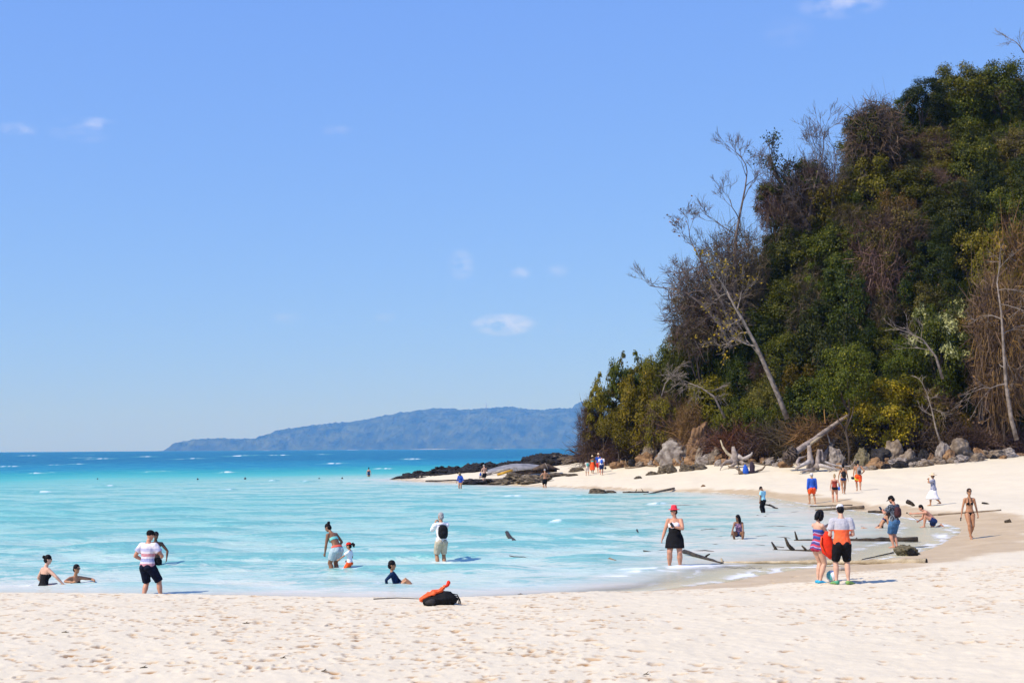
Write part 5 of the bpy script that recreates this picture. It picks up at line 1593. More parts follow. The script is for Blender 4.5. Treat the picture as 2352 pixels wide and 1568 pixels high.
class Person:
    def __init__(s, label, loc, h, yaw, skin, fem=False, fat=1.0, pelvis=(0, 0, .53), lean=0, side=0, twist=0, head=(0, 0), feet=None, hands=None, knee=None, elbow=None, hs=1.0, voxel=.013, group=None, child=False, curl=.5, toes=None, legfat=1.0):
        s.h, s.fem, s.fat = h, fem, fat
        s.hs = hs*(1.28 if child else 1.0)
        s.rz = R(yaw)
        s.loc = Vector(loc)
        s.label = label
        P = Vector(pelvis)
        feet = feet or {'L': (-.055, 0, .042), 'R': (.055, 0, .042)}
        hands = hands or {'L': (-.145, .03, .47), 'R': (.145, .03, .47)}
        # spine as a run of frames
        prof = FEM_TORSO if fem else BASE_TORSO
        s.frames = []
        q = P+Vector((0, 0, -.062)); zprev = -.062
        s.prof = prof
        for (z, w, dpt, off) in prof:
            f = min(1, max(.25, (z+.03)/.2))
            M = Matrix.Rotation(R(twist)*max(0, min(1, z/.25)), 3, 'Z') @ Matrix.Rotation(-R(lean)*f, 3, 'X') @ Matrix.Rotation(R(side)*f, 3, 'Y')
            if z == prof[0][0]:
                q = P+(M @ Vector((0, 0, -.062)))
            else:
                q = q+M @ Vector((0, 0, z-zprev))
            zprev = z
            s.frames.append((z, q.copy(), M, w*fat*(1.0 if z < .29 else 1/max(1, fat**.5)), dpt*fat*(1.0 if z < .29 else 1/max(1, fat**.5)), off))
        sh = s.frame(.268)
        sw = (.094 if fem else .108)*(1+.3*(fat-1))
        s.j = {}
        for sd, sg in (('L', -1), ('R', 1)):
            S = sh[0]+sh[1] @ Vector((sg*sw, 0, 0))
            Hp = s.frame(-.02)[0]+s.frame(-.02)[1] @ Vector((sg*.050*fat**.5, 0, 0))
            t = Vector(hands[sd])
            pole = Vector((elbow or {}).get(sd, (sg*.6, -.7, -.4)))
            e, w_ = ik(S, t, .172, .15, pole)
            kn, an = ik(Hp, Vector(feet[sd]), .245, .245, Vector((knee or {}).get(sd, (sg*.15, 1, .1))))
            s.j[sd] = dict(S=S, E=e, W=w_, H=Hp, K=kn, A=an)
        nk = s.frame(.365)
        s.headM = nk[1] @ Matrix.Rotation(R(head[0]), 3, 'Z') @ Matrix.Rotation(-R(head[1]), 3, 'X')
        if abs(lean) > 25 and False:
            pass
        s.headC = nk[0]+s.headM @ Vector((0, .012, .058*s.hs))
        s.curl = curl
        s.legfat = legfat*(1+.75*(fat-1))
        s.armfat = (.88 if fem else 1.0)*(1+.9*(fat-1))
        s.toes = toes or {}
        s.o = None
        s.voxel = voxel
        b = s.body()
        s.o = s.mk('person', b, skin, None, voxel, 0, group)
        s.kid('eye', [(sx*.016, .048, .004) for sx in (-1, 1)], M_eye)
    def frame(s, z):
        F_ = s.frames
        z = max(F_[0][0], min(F_[-1][0], z))
        for a, b in zip(F_[:-1], F_[1:]):
            if a[0] <= z <= b[0]:
                f = (z-a[0])/(b[0]-a[0])
                return (a[1].lerp(b[1], f), a[2] if f < .5 else b[2], a[3]+(b[3]-a[3])*f, a[4]+(b[4]-a[4])*f, a[5]+(b[5]-a[5])*f)
        return F_[-1][1:]
    def torso(s, mb, z0, z1, infl=0.0, n=14, flare=0.0):
        zs = sorted([z0, z1]+[f[0] for f in s.frames if z0 < f[0] < z1])
        rings = []
        for z in zs:
            c, M, w, d, off = s.frame(z)
            k = infl+flare*max(0, (z1-z)/(z1-z0))
            c = c+M @ Vector((0, off, 0))
            rings.append([c+M @ Vector((math.cos(a)*(w+k), (math.sin(a)*(d+k))*(1.0 if math.sin(a) > 0 else .95), 0)) for a in [2*math.pi*i/n for i in range(n)]])
        mb.loft(rings)
    def limb(s, mb, sd, which, t0, t1, infl=0.0, n=9, loose=0.0):
        j = s.j[sd]
        a, b, c = (j['S'], j['E'], j['W']) if which == 'arm' else (j['H'], j['K'], j['A'])
        if which == 'arm':
            prof = [(0, .034), (.15, .033), (.5, .030), (.9, .0245), (1.0, .024), (1.2, .0255), (1.5, .0225), (1.85, .0165), (2, .0160)]
            k = s.armfat
        else:
            prof = [(0, .060), (.12, .060), (.4, .053), (.8, .039), (1.0, .036), (1.15, .035), (1.35, .038), (1.6, .030), (1.85, .0215), (2, .0205)]
            k = s.legfat*(1.04 if s.fem else 1.0)
        ts = sorted({t0, t1} | {p[0] for p in prof if t0 < p[0] < t1})
        pts = []; rad = []
        for t in ts:
            p = a.lerp(b, t) if t <= 1 else b.lerp(c, t-1)
            if which == 'leg' and 1.1 < t < 1.7:
                # the calf stands a little behind the shin line
                nrm = (b-a).cross(c-b)
                p = p-(s.bend_dir(a, b, c))*.006
            pts.append(p)
            rad.append(float(np.interp(t, [q[0] for q in prof], [q[1] for q in prof]))*k+infl+loose*(t-t0)/max(1e-6, t1-t0))
        mb.tube(pts, rad, n)
    def bend_dir(s, a, b, c):
        m = (a+c)/2
        d = b-m
        return d.normalized() if d.length > 1e-4 else Vector((0, 1, 0))
    def body(s):
        mb = MB()
        s.torso(mb, -.062, .365)
        for sd, sg in (('L', -1), ('R', 1)):
            j = s.j[sd]
            s.limb(mb, sd, 'arm', 0, 2)
            s.limb(mb, sd, 'leg', 0, 2)
            mb.ell(j['S'], (.036*s.armfat,)*3, n=8, m=6)
            sh = s.frame(.255)
            mb.tube([sh[0]+sh[1] @ Vector((sg*.045, -.005, .022)), j['S']], [.030, .032], 8)
            # buttock
            fr = s.frame(-.02)
            mb.ell(fr[0]+fr[1] @ Vector((sg*.04, -.040*s.fat, -.012)), (.047*s.fat, .042*s.fat, .05), n=9, m=6)
            if s.fem:
                c = s.frame(.19)
                mb.ell(c[0]+c[1] @ Vector((sg*.037, .044*s.fat, 0)), (.034*s.fat, .030*s.fat, .036*s.fat), n=9, m=6)
            s.hand(mb, sd, sg)
            s.foot(mb, sd, sg)
        s.head_shape(mb)
        return mb
    def hand(s, mb, sd, sg):
        j = s.j[sd]
        d = (j['W']-j['E']).normalized()
        # palm turns in towards the body
        inn = Vector((-sg, .2, 0)); inn = inn-d*inn.dot(d)
        inn = inn.normalized() if inn.length > 1e-4 else d.orthogonal().normalized()
        wd = d.cross(inn).normalized()
        if wd.y < 0:
            wd = -wd
        k = .9 if s.fem else 1.0
        mb.tube([j['W']-d*.005, j['W']+d*.02, j['W']+d*.052*k], [(.013, .017), (.011*k, .024*k), (.010*k, .024*k)], 8, side=inn)
        for q in range(4):
            o = wd*((q-1.5)*.0125*k*-1)
            b = j['W']+d*.05*k+o
            L = (.040, .045, .042, .033)[q]*k
            c = s.curl*(.8+.12*q)
            d2 = (d*math.cos(c)+inn*math.sin(c)).normalized()
            d3 = (d*math.cos(2*c)+inn*math.sin(2*c)).normalized()
            mb.tube([b-d*.008, b+d2*L*.5, b+d2*L*.5+d3*L*.5], [.0062, .0056, .0045], 6)
        b = j['W']+d*.018+wd*.016
        d2 = (d*.75+wd*.6+inn*.25).normalized()
        mb.tube([b, b+d2*.024, b+d2*.024+(d*.9+inn*.35).normalized()*.022], [.0078, .0068, .005], 6)
    def foot(s, mb, sd, sg):
        j = s.j[sd]
        A = j['A']
        shin = (A-j['K']).normalized()
        f = Vector(s.toes.get(sd, (sg*.15, 1, -.05 if abs(shin.z) > .6 else -.3)))
        f = f.normalized()
        dn = shin-f*shin.dot(f)
        dn = dn.normalized() if dn.length > .05 else Vector((0, 0, -1))
        heel = A-f*.028+dn*.022
        mb.tube([A-shin*.02, A+dn*.008], [.021, .024], 8)
        mb.tube([heel, A+dn*.018, A+f*.05+dn*.022, A+f*.085+dn*.028, A+f*.112+dn*.031], [(.018, .019), (.024, .022), (.018, .025), (.013, .027), (.008, .020)], 9, side=dn)
    def head_shape(s, mb):
        k = s.hs
        rings = []
        for (z, w, d, off) in [(-.070, .016, .020, .018), (-.060, .027, .033, .012), (-.040, .036, .043, .006), (-.015, .041, .050, .002), (.010, .043, .053, 0), (.034, .0425, .053, -.002), (.052, .034, .043, -.003), (.064, .018, .024, -.003)]:
            rings.append([s.headC+s.headM @ (Vector((math.cos(a)*w, math.sin(a)*d+off, z))*k) for a in [2*math.pi*i/14 for i in range(14)]])
        mb.loft(rings)
        # nose, brow, lips, chin, ears
        H = lambda x, y, z: s.headC+s.headM @ (Vector((x, y, z))*k)
        mb.tube([H(0, .048, .012), H(0, .058, -.010), H(0, .062, -.018), H(0, .052, -.024)], [.004*k, .006*k, .008*k, .004*k], 6)
        mb.ell(H(0, .050, -.036), (.013*k, .007*k, .005*k), s.headM, 8, 5)
        mb.ell(H(0, .040, -.060), (.014*k, .010*k, .010*k), s.headM, 8, 5)
        for sx in (-1, 1):
            mb.ell(H(sx*.043, -.004, -.006), (.005*k, .010*k, .015*k), s.headM, 7, 5)
    def mk(s, name, mb, m, parent, voxel=None, fold=0.0, group=None, smooth=True):
        """link a mesh drawn in body units, scaled to metres"""
        vs = [v*s.h for v in mb.v]
        me = meshdata(name, vs, mb.f, smooth, m)
        o = link(name, me)
        if parent is None:
            o.location = s.loc; o.rotation_euler = (0, 0, s.rz)
            tag(o, s.label, 'person', group)
        else:
            o.parent = parent
        if voxel:
            r = o.modifiers.new('skin', 'REMESH'); r.mode = 'VOXEL'; r.voxel_size = voxel; r.use_smooth_shade = True
            sm = o.modifiers.new('ease', 'SMOOTH'); sm.factor = .5; sm.iterations = 2
        if fold:
            d = o.modifiers.new('folds', 'DISPLACE'); d.texture = FOLD; d.strength = fold; d.mid_level = .5; d.texture_coords = 'LOCAL'
        return o
    def kid(s, name, spots, m):
        for p in spots:
            mb = MB(); mb.ell(s.headC+s.headM @ (Vector(p)*s.hs), (.0075*s.hs, .004*s.hs, .005*s.hs), s.headM, 8, 5)
            s.mk(name, mb, m, s.o)
    def garment(s, name, m, torso=None, sleeve=None, leg=None, infl=.007, loose=.0, legloose=.008, breast=True, fold=.012, flare=0.0, butt=True, extra=None):
        mb = MB()
        if torso:
            s.torso(mb, torso[0], torso[1], infl, flare=flare)
            if s.fem and breast and torso[0] < .18 < torso[1]+.02:
                for sg in (-1, 1):
                    c = s.frame(.19)
                    mb.ell(c[0]+c[1] @ Vector((sg*.037, .044*s.fat, 0)), (.034*s.fat+infl, .030*s.fat+infl, .036*s.fat+infl), n=9, m=6)
            if butt and torso[0] < -.01 and name not in ('shirt', 'hoodie', 'blouse', 'rash_shirt', 'tankini_top', 'top'):
                for sg in (-1, 1):
                    fr = s.frame(-.02)
                    mb.ell(fr[0]+fr[1] @ Vector((sg*.04, -.040*s.fat, -.012)), (.047*s.fat+infl, .042*s.fat+infl, .05+infl), n=9, m=6)
        for sd, sg in (('L', -1), ('R', 1)):
            if sleeve:
                s.limb(mb, sd, 'arm', 0, sleeve, infl, 10, loose)
                mb.ell(s.j[sd]['S'], (.036*s.armfat+infl,)*3, n=8, m=6)
                sh = s.frame(.255)
                mb.tube([sh[0]+sh[1] @ Vector((sg*.045, -.005, .022)), s.j[sd]['S']], [.030+infl, .032+infl], 8)
            if leg:
                s.limb(mb, sd, 'leg', 0, leg, infl, 10, legloose)
        if extra:
            extra(mb)
        return s.mk(name, mb, m, s.o, max(s.voxel, .011), fold*s.h)
    def skirt(s, name, m, z0, knee_t, infl=.012, flare=.05, wave=.01, fold=.015):
        mb = MB(); rings = []
        n = 18
        top = s.frame(z0)
        for k in range(8):
            f = k/7
            if f < .35:
                c, M, w, d, off = s.frame(z0+(-.03-z0)*f/.35)
            else:
                t = knee_t*(f-.35)/.65
                pl = s.at_leg('L', t); pr = s.at_leg('R', t)
                c = (pl+pr)/2; M = s.frame(-.03)[1]
                M = Matrix.Identity(3)
                w = abs((pr-pl).x)/2+.066*s.legfat; d = .076*s.legfat+abs((pr-pl).y)/2
            rings.append([c+M @ Vector((math.cos(a)*(w+infl+flare*f*f+wave*f*math.sin(5*a)), math.sin(a)*(d+infl+flare*f*f+wave*f*math.sin(5*a)), 0)) for a in [2*math.pi*i/n for i in range(n)]])
        mb.loft(rings)
        return s.mk(name, mb, m, s.o, None, fold*s.h*.6)
    def at_leg(s, sd, t):
        j = s.j[sd]
        return j['H'].lerp(j['K'], t) if t <= 1 else j['K'].lerp(j['A'], t-1)
    def hair(s, m, style='short'):
        mb = MB(); k = s.hs
        H = lambda x, y, z: s.headC+s.headM @ (Vector((x, y, z))*k)
        mb.ell(H(0, -.005, .022), (.049*k, .056*k, .053*k), s.headM, 14, 10)
        if style != 'crop':
            mb.ell(H(0, -.022, -.012), (.046*k, .042*k, .050*k), s.headM, 12, 8)
        if style == 'bun':
            mb.ell(H(0, -.066, .030), (.026*k, .024*k, .026*k), s.headM, 10, 8)
        if style == 'topbun':
            mb.ell(H(0, -.045, .066), (.030*k, .028*k, .026*k), s.headM, 10, 8)
        if style == 'bob':
            for sx in (-1, 1):
                mb.tube([H(sx*.036, -.002, .04), H(sx*.048, .004, -.01), H(sx*.048, .002, -.055), H(sx*.040, -.004, -.085)], [(.014*k, .03*k), (.016*k, .034*k), (.015*k, .033*k), (.006*k, .02*k)], 8, side=s.headM @ Vector((1, 0, 0)))
            mb.tube([H(0, -.04, .03), H(0, -.048, -.03), H(0, -.042, -.085)], [(.045*k, .02*k), (.05*k, .022*k), (.04*k, .012*k)], 10, side=s.headM @ Vector((1, 0, 0)))
        if style == 'long':
            mb.tube([H(0, -.035, .03), H(0, -.05, -.05), H(.01, -.06, -.13), H(.02, -.065, -.22), H(.03, -.07, -.30)], [(.046*k, .024*k), (.052*k, .026*k), (.05*k, .022*k), (.042*k, .018*k), (.016*k, .008*k)], 10, side=s.headM @ Vector((1, 0, 0)))
            for sx in (-1, 1):
                mb.tube([H(sx*.036, .0, .04), H(sx*.046, .0, -.02), H(sx*.05, -.01, -.10), H(sx*.05, -.015, -.2)], [(.012*k, .022*k), (.014*k, .026*k), (.014*k, .024*k), (.005*k, .01*k)], 8, side=s.headM @ Vector((1, 0, 0)))
        if style == 'pony':
            mb.tube([H(0, -.055, .02), H(0, -.085, .028), H(0, -.105, 0), H(0, -.105, -.05)], [.016*k, .032*k, .036*k, .010*k], 9)
        return s.mk('hair', mb, m, s.o, None, .006*s.h)
    def cap(s, m, back=False, name='cap', brim=True):
        mb = MB(); k = s.hs
        H = lambda x, y, z: s.headC+s.headM @ (Vector((x, y, z))*k)
        rings = []
        for (z, w, d) in ((.018, .050, .060), (.035, .049, .059), (.052, .043, .051), (.066, .030, .036), (.073, .010, .012)):
            rings.append([H(math.cos(a)*w, math.sin(a)*d-.002, z) for a in [2*math.pi*i/16 for i in range(16)]])
        mb.loft(rings)
        root = s.mk(name, mb, m, s.o)
        if brim:
            b = MB(); sy = -1 if back else 1
            top = [H(math.cos(a)*.044, sy*(.050+math.sin(a)*.052), .022-.010*math.sin(a)) for a in np.linspace(0, math.pi, 10)]
            bot = [p+s.headM @ Vector((0, 0, -.005*k)) for p in top]
            b.add(top+bot, [tuple(range(10)), tuple(reversed(range(10, 20)))]+[(i, 10+i, 10+(i+1) % 10, (i+1) % 10) for i in range(10)])
            s.mk('brim', b, m, root, smooth=False)
        return root
    def sunhat(s, m, brim=.115, crown=.075, name='sun_hat', droop=.012, band=None):
        mb = MB(); k = s.hs
        H = lambda x, y, z: s.headC+s.headM @ (Vector((x, y, z))*k)
        prof = [(.030, brim*.98, -.003), (.030, brim, 0), (.036, .075, 0), (.040, .053, 0), (.062, .050, 0), (.030+crown, .042, 0), (.034+crown, .02, 0)]
        rings = []
        n = 20
        for i, (z, r, _) in enumerate(prof):
            rings.append([H(math.cos(a)*r*.95, math.sin(a)*r*1.05-.004, z-(droop*(1+.8*math.sin(2*a+1)) if r > .1 else 0)-(.004 if i == 0 else 0)) for a in [2*math.pi*j/n for j in range(n)]])
        mb.loft(rings)
        o = s.mk(name, mb, m, s.o)
        if band:
            b = MB()
            b.loft([[H(math.cos(a)*r*.97, math.sin(a)*r*1.05-.004, z) for a in [2*math.pi*j/n for j in range(n)]] for (z, r) in ((.042, .0545), (.056, .0525))])
            s.mk('hat_band', b, band, o)
        return o
    def glasses(s, m=None):
        mb = MB(); k = s.hs
        H = lambda x, y, z: s.headC+s.headM @ (Vector((x, y, z))*k)
        for sx in (-1, 1):
            mb.ell(H(sx*.018, .052, .006), (.0155*k, .006*k, .012*k), s.headM, 10, 6)
            mb.tube([H(sx*.034, .046, .009), H(sx*.044, .02, .008), H(sx*.045, -.01, .004)], [.003*k]*3, 5)
        mb.tube([H(-.012, .056, .009), H(.012, .056, .009)], [.003*k]*2, 5)
        return s.mk('sunglasses', mb, m or M_glass, s.o)
    def shoes(s, m, sole=None):
        for sd, sg in (('L', -1), ('R', 1)):
            j = s.j[sd]; A = j['A']
            f = Vector(s.toes.get(sd, (sg*.15, 1, -.05))).normalized()
            dn = Vector((0, 0, -1))
            mb = MB()
            mb.tube([A-f*.036+dn*.020, A+dn*.014, A+f*.05+dn*.021, A+f*.09+dn*.027, A+f*.128+dn*.033], [(.023, .023), (.030, .027), (.022, .030), (.016, .031), (.008, .02)], 10, side=dn)
            s.mk('shoe', mb, m, s.o)
    def thing(s, name, label, cat, group=None):
        """a separate thing carried by the person: an Empty at the same place, parts drawn in body units"""
        e = link(name, None, loc=s.loc, rot=(0, 0, s.rz))
        tag(e, label, cat, group)
        return e
    def part(s, name, mb, m, root, fold=0.0, voxel=None):
        return s.mk(name, mb, m, root, voxel, fold)
    def backpack(s, m, label, w=.085, d=.055, z0=.04, z1=.27, m2=None, name='backpack', dx=0.0, straps=True):
        e = s.thing(name, label, 'backpack')
        mb = MB(); rings = []
        zs = np.linspace(z0, z1, 7)
        for i, z in enumerate(zs):
            c, M, tw, td, off = s.frame(z)
            k = (.62, .92, 1, 1, .97, .86, .5)[i]
            cc = c+M @ Vector((dx, -td*.9-d*.75, 0))
            rings.append([cc+M @ Vector((abs(math.cos(a))**.6*math.copysign(1, math.cos(a))*w*k, abs(math.sin(a))**.6*math.copysign(1, math.sin(a))*d*k, 0)) for a in [2*math.pi*j/16 for j in range(16)]])
        mb.loft(rings)
        s.part('main_bag', mb, m, e, .008*s.h)
        c, M, tw, td, off = s.frame(z0+(z1-z0)*.36)
        pk = MB(); pk.ell(c+M @ Vector((dx, -td*.9-d*1.6, 0)), (w*.72, d*.45, (z1-z0)*.27), M, 12, 8)
        s.part('front_pocket', pk, m2 or m, e)
        if straps:
            for sg in (-1, 1):
                a0, M0, w0, d0, _ = s.frame(.285); a1, M1, w1, d1, _ = s.frame(.22); a2, M2, w2, d2, _ = s.frame(.12); a3, M3, w3, d3, _ = s.frame(max(.05, z0+.02))
                st = MB()
                st.tube([a0+M0 @ Vector((sg*.05, -d0-.01, .0)), a0+M0 @ Vector((sg*.055, 0, .022)), a1+M1 @ Vector((sg*.058, d1+.010, .0)), a2+M2 @ Vector((sg*.066, d2+.006, 0)), a3+M3 @ Vector((sg*(w3+.004), -.02, 0))], [(.006, .016)]*5, 6)
                s.part('strap', st, m, e)
        return e
    def world(s, v):
        return s.loc+Matrix.Rotation(s.rz, 3, 'Z') @ (Vector(v)*s.h)

def stripes(name, stops, z0, z1, rough=.85, axis='Z', tilt=0):
    """cloth with bands of colour across the body (heights in metres in the person's frame)"""
    m = bpy.data.materials.new(name); m.use_nodes = True
    nt = m.node_tree; b = nt.nodes['Principled BSDF']
    tc = nt.nodes.new('ShaderNodeTexCoord'); sp = nt.nodes.new('ShaderNodeSeparateXYZ')
    nt.links.new(tc.outputs['Object'], sp.inputs[0])
    mr = nt.nodes.new('ShaderNodeMapRange'); mr.inputs[1].default_value, mr.inputs[2].default_value = z0, z1
    src = sp.outputs[axis]
    if tilt:
        src = nmath(nt, 'ADD', src, nmath(nt, 'MULTIPLY', nmath(nt, 'ABSOLUTE', sp.outputs['X']), tilt))
    nt.links.new(src, mr.inputs[0])
    c = ramp(nt, mr.outputs[0], stops, 'CONSTANT')
    c = nmix(nt, ramp(nt, nnoise(nt, 25, 4), [(.35, 0), (.75, .25)]), c, (.75, .72, .74) if name.startswith('tee') else (.1, .1, .15))
    nt.links.new(c, b.inputs['Base Color'])
    b.inputs['Roughness'].default_value = rough
    b.inputs['Specular IOR Level'].default_value = .15
    return m
def pattern(name, c1, c2, scale=22, lo=.45, hi=.55):
    return mat(name, c1, .85, scale=scale, col2=c2, lo=lo, hi=hi, spec=.15, detail=2)

C_navy = cloth('cloth_navy', (.006, .008, .022), .3)
C_black = cloth('cloth_black', (.007, .007, .009), .3)
C_white = cloth('cloth_white', (.74, .72, .74), .05)
C_khaki = cloth('cloth_khaki', (.42, .37, .28), .1)
C_mint = cloth('cloth_mint', (.22, .62, .54), .06)
C_coral = cloth('cloth_coral', (.80, .12, .08), .08)
C_greyb = cloth('cloth_grey_blue', (.36, .45, .48), .08)
C_orange = cloth('cloth_orange', (.85, .10, .02), .08)
C_redcap = cloth('cloth_red', (.62, .03, .02), .08)
C_pink = cloth('hat_red_pink', (.70, .04, .06), .08)
C_rash = cloth('cloth_navy_rash', (.008, .025, .07), .2)
C_blue = cloth('cloth_royal_blue', (.02, .07, .36), .1)
C_ltblue = cloth('cloth_light_blue', (.28, .55, .66), .08)
C_straw = mat('straw', (.55, .40, .24), .8, scale=40, col2=(.70, .56, .38), bump=.4, bscale=80)
C_denim = cloth('denim', (.055, .13, .25), .35)
C_grey = cloth('cloth_light_grey', (.45, .44, .48), .05)
C_cream = cloth('cloth_cream', (.60, .52, .46), .06)
C_teal = cloth('cloth_teal', (.08, .36, .34), .1)
C_navyp = cloth('cloth_dark_blue', (.015, .03, .10), .2)
PEOPLE = {}
def water_at(u, v):
    return at_z(u, v, 0.0)
def stand(u, v):
    return hit(u, v, sea=False)
# helper for someone whose waterline pixel is (u, v) and whose head top is at pixel vt
def wade(u, v, vt, sub, squash=1.0):
    p = water_at(u, v)
    vis = (v-vt)*p.y/F
    return Vector((p.x, p.y, -sub)), (vis+sub)/squash
def dry_p(u, v, vt, squash=1.0):
    p = hit(u, v)
    return p, (v-vt)*p.y/F/squash

# --- 1 woman in black swimsuit sitting in the water, seen from behind
p = water_at(100, 1341)
P1 = Person('woman in black strapless swimsuit sitting in shallow water, hair in a bun', (p.x, p.y+.0, -.42), 1.68, -48, SK_pale, True, 1.12, pelvis=(0, 0, .20), lean=8, head=(-25, 0),
            feet={'L': (-.10, .42, .05), 'R': (.10, .42, .05)}, hands={'L': (-.17, .10, .22), 'R': (.28, .18, .26)}, elbow={'R': (.5, -.5, .5), 'L': (-.6, -.6, 0)})
P1.hair(H_black, 'bun'); P1.glasses()
P1.garment('swimsuit', C_black, torso=(-.05, .20), infl=.006, fold=.006)
# --- 2 bather up to the chest with sunglasses
p = water_at(172, 1330)
P2 = Person('dark-haired bather with sunglasses in water up to the chest', (p.x, p.y, -.70), 1.64, -140, SK_tan, True, 1.0, pelvis=(0, 0, .18), lean=6, head=(22, 0),
            feet={'L': (-.10, .40, .05), 'R': (.10, .40, .05)}, hands={'L': (-.22, .24, .41), 'R': (.16, .27, .41)}, elbow={'L': (-1, -.2, -.1), 'R': (1, -.2, -.1)})
P2.hair(H_black, 'short'); P2.glasses()
P2.garment('swimsuit', C_black, torso=(-.05, .17), infl=.006, fold=.006)
# --- 3 man in striped shirt
loc, h = wade(338, 1366, 1222, .16, .99)
P3 = Person('man in striped pastel t-shirt, navy shorts and black cap wading at left', loc, h, -22, SK_pink, False, 1.10, lean=4, side=0, head=(-28, 8), pelvis=(0, 0, .515),
            feet={'L': (-.055, -.02, .042), 'R': (.155, .12, .042)}, knee={'R': (.6, 1, .1)}, hands={'L': (-.13, .09, .57), 'R': (.13, .16, .62)}, elbow={'L': (-.8, -.8, -.2), 'R': (.9, -.7, -.3)})
zt = h*.56
P3.garment('shirt', stripes('tee_stripes', [(0, (.50, .22, .27)), (.14, (.62, .57, .62)), (.20, (.26, .29, .50)), (.36, (.62, .57, .62)), (.44, (.52, .20, .24)), (.58, (.62, .58, .63)), (.68, (.36, .37, .55)), (.82, (.64, .60, .65))], h*.50, h*.81), torso=(-.02, .30), sleeve=.62, infl=.013, loose=.010, fold=.014, flare=.006)
P3.garment('shorts', C_navy, torso=(-.055, .02), leg=.98, infl=.010, legloose=.012)
P3.hair(H_black, 'crop'); P3.cap(C_black); P3.glasses()
# --- 4 dark-skinned bather behind him
loc, h = wade(352, 1300, 1224, .62, 1.0)
P4 = Person('bare-chested dark bather standing waist-deep behind the striped-shirt man', loc+Vector((.06, 0, 0)), h, -160, SK_dark, False, .95, head=(10, 10), hands={'L': (-.19, .10, .53), 'R': (.12, .16, .60)}, elbow={'L': (-1, -.1, -.2), 'R': (.6, -.6, -.3)})
P4.garment('shorts', C_black, torso=(-.055, .02), leg=.8, infl=.01)
P4.hair(H_black, 'crop')
# --- 5 woman bending
loc, h = wade(771, 1307, 1211, .28, .885)
P5 = Person('woman in mint bikini top and grey shorts bending forward in the shallows', loc, h, 50, SK_brown, True, 1.08, lean=36, head=(18, -5), pelvis=(0, -.03, .515), hands={'L': (-.11, .15, .44), 'R': (.13, .12, .50)}, feet={'L': (-.05, .0, .042), 'R': (.05, .0, .042)}, elbow={'R': (.9, -.5, .2), 'L': (-.6, -.6, 0)}, legfat=1.02)
P5.garment('bikini_top', C_mint, torso=(.155, .205), infl=.006, fold=0)
P5.garment('shorts', C_greyb, torso=(-.055, .035), leg=.72, infl=.010)
P5.garment('waistband', C_coral, torso=(.022, .055), infl=.014, fold=0, butt=False)
P5.hair(H_black, 'topbun')
# --- 6 little girl
loc, h = wade(803, 1308, 1247, .28, .98)
P6 = Person('little girl in red cap, white t-shirt and orange shorts beside the bending woman', loc, h, 78, SK_tan, False, .92, child=True, pelvis=(0, 0, .47), feet={'L': (-.05, 0, .042), 'R': (.05, 0, .042)}, hands={'L': (-.10, .28, .53), 'R': (.14, .10, .50)}, head=(5, 8), voxel=.011)
P6.garment('shirt', C_white, torso=(-.01, .30), sleeve=.7, infl=.014, loose=.01, flare=.012)
P6.garment('shorts', C_orange, torso=(-.055, .02), leg=.75, infl=.014)
P6.hair(H_black, 'pony'); P6.cap(C_redcap)
# --- 7 boy lying back
p = water_at(905, 1340)
P7 = Person('boy in navy rash shirt and glasses lying back in the shallow water', (p.x, p.y, -.24), 1.32, -90, SK_tan, False, .92, child=True, pelvis=(0, .04, .11), lean=-18, head=(0, 22), feet={'L': (-.06, .40, .10), 'R': (.06, .42, .08)}, hands={'L': (-.12, .16, .15), 'R': (.14, -.12, .14)}, elbow={'L': (-.8, -.3, .2), 'R': (.8, -.6, .2)},
            knee={'L': (-.1, .1, 1), 'R': (.1, .1, 1)}, voxel=.011)
P7.garment('rash_shirt', C_rash, torso=(-.02, .31), sleeve=1.6, infl=.008)
P7.garment('shorts', C_rash, torso=(-.055, .02), leg=.6, infl=.010)
P7.hair(H_black, 'short'); P7.glasses()
# --- 8 grey-haired man with backpack
loc, h = wade(1014, 1283, 1182, .36, .99)
P8 = Person('grey-haired man in white hoodie and khaki shorts, backpack on, standing in the water', loc, h, 22, SK_tan, False, 1.0, lean=3, head=(20, -2), hands={'L': (-.06, .17, .83), 'R': (.03, .19, .83)}, elbow={'L': (-.45, .2, -1), 'R': (.45, .2, -1)}, feet={'L': (-.06, 0, .042), 'R': (.06, 0, .042)})
P8.garment('hoodie', C_white, torso=(-.03, .315), sleeve=1.85, infl=.014, fold=.018)
P8.garment('hood', C_white, torso=(.275, .318), infl=.026, fold=.01, butt=False)
P8.garment('shorts', C_khaki, torso=(-.058, .0), leg=.92, infl=.012)
P8.hair(H_grey, 'short')
P8.backpack(M_black, 'black backpack worn by the grey-haired man in white hoodie', .085, .06, .04, .27)
# --- 9 far swimmer
loc, h = wade(847, 1094, 1074, .55, 1.0)
P9 = Person('distant woman in blue swimsuit standing in the turquoise water, back turned', loc, min(h, 1.75), 5, SK_pink, True, 1.1, voxel=.02, hands={'L': (-.19, 0, .46), 'R': (.19, 0, .46)})
P9.garment('swimsuit', C_navyp, torso=(-.055, .22), infl=.006, fold=0)
P9.hair(H_black, 'topbun')
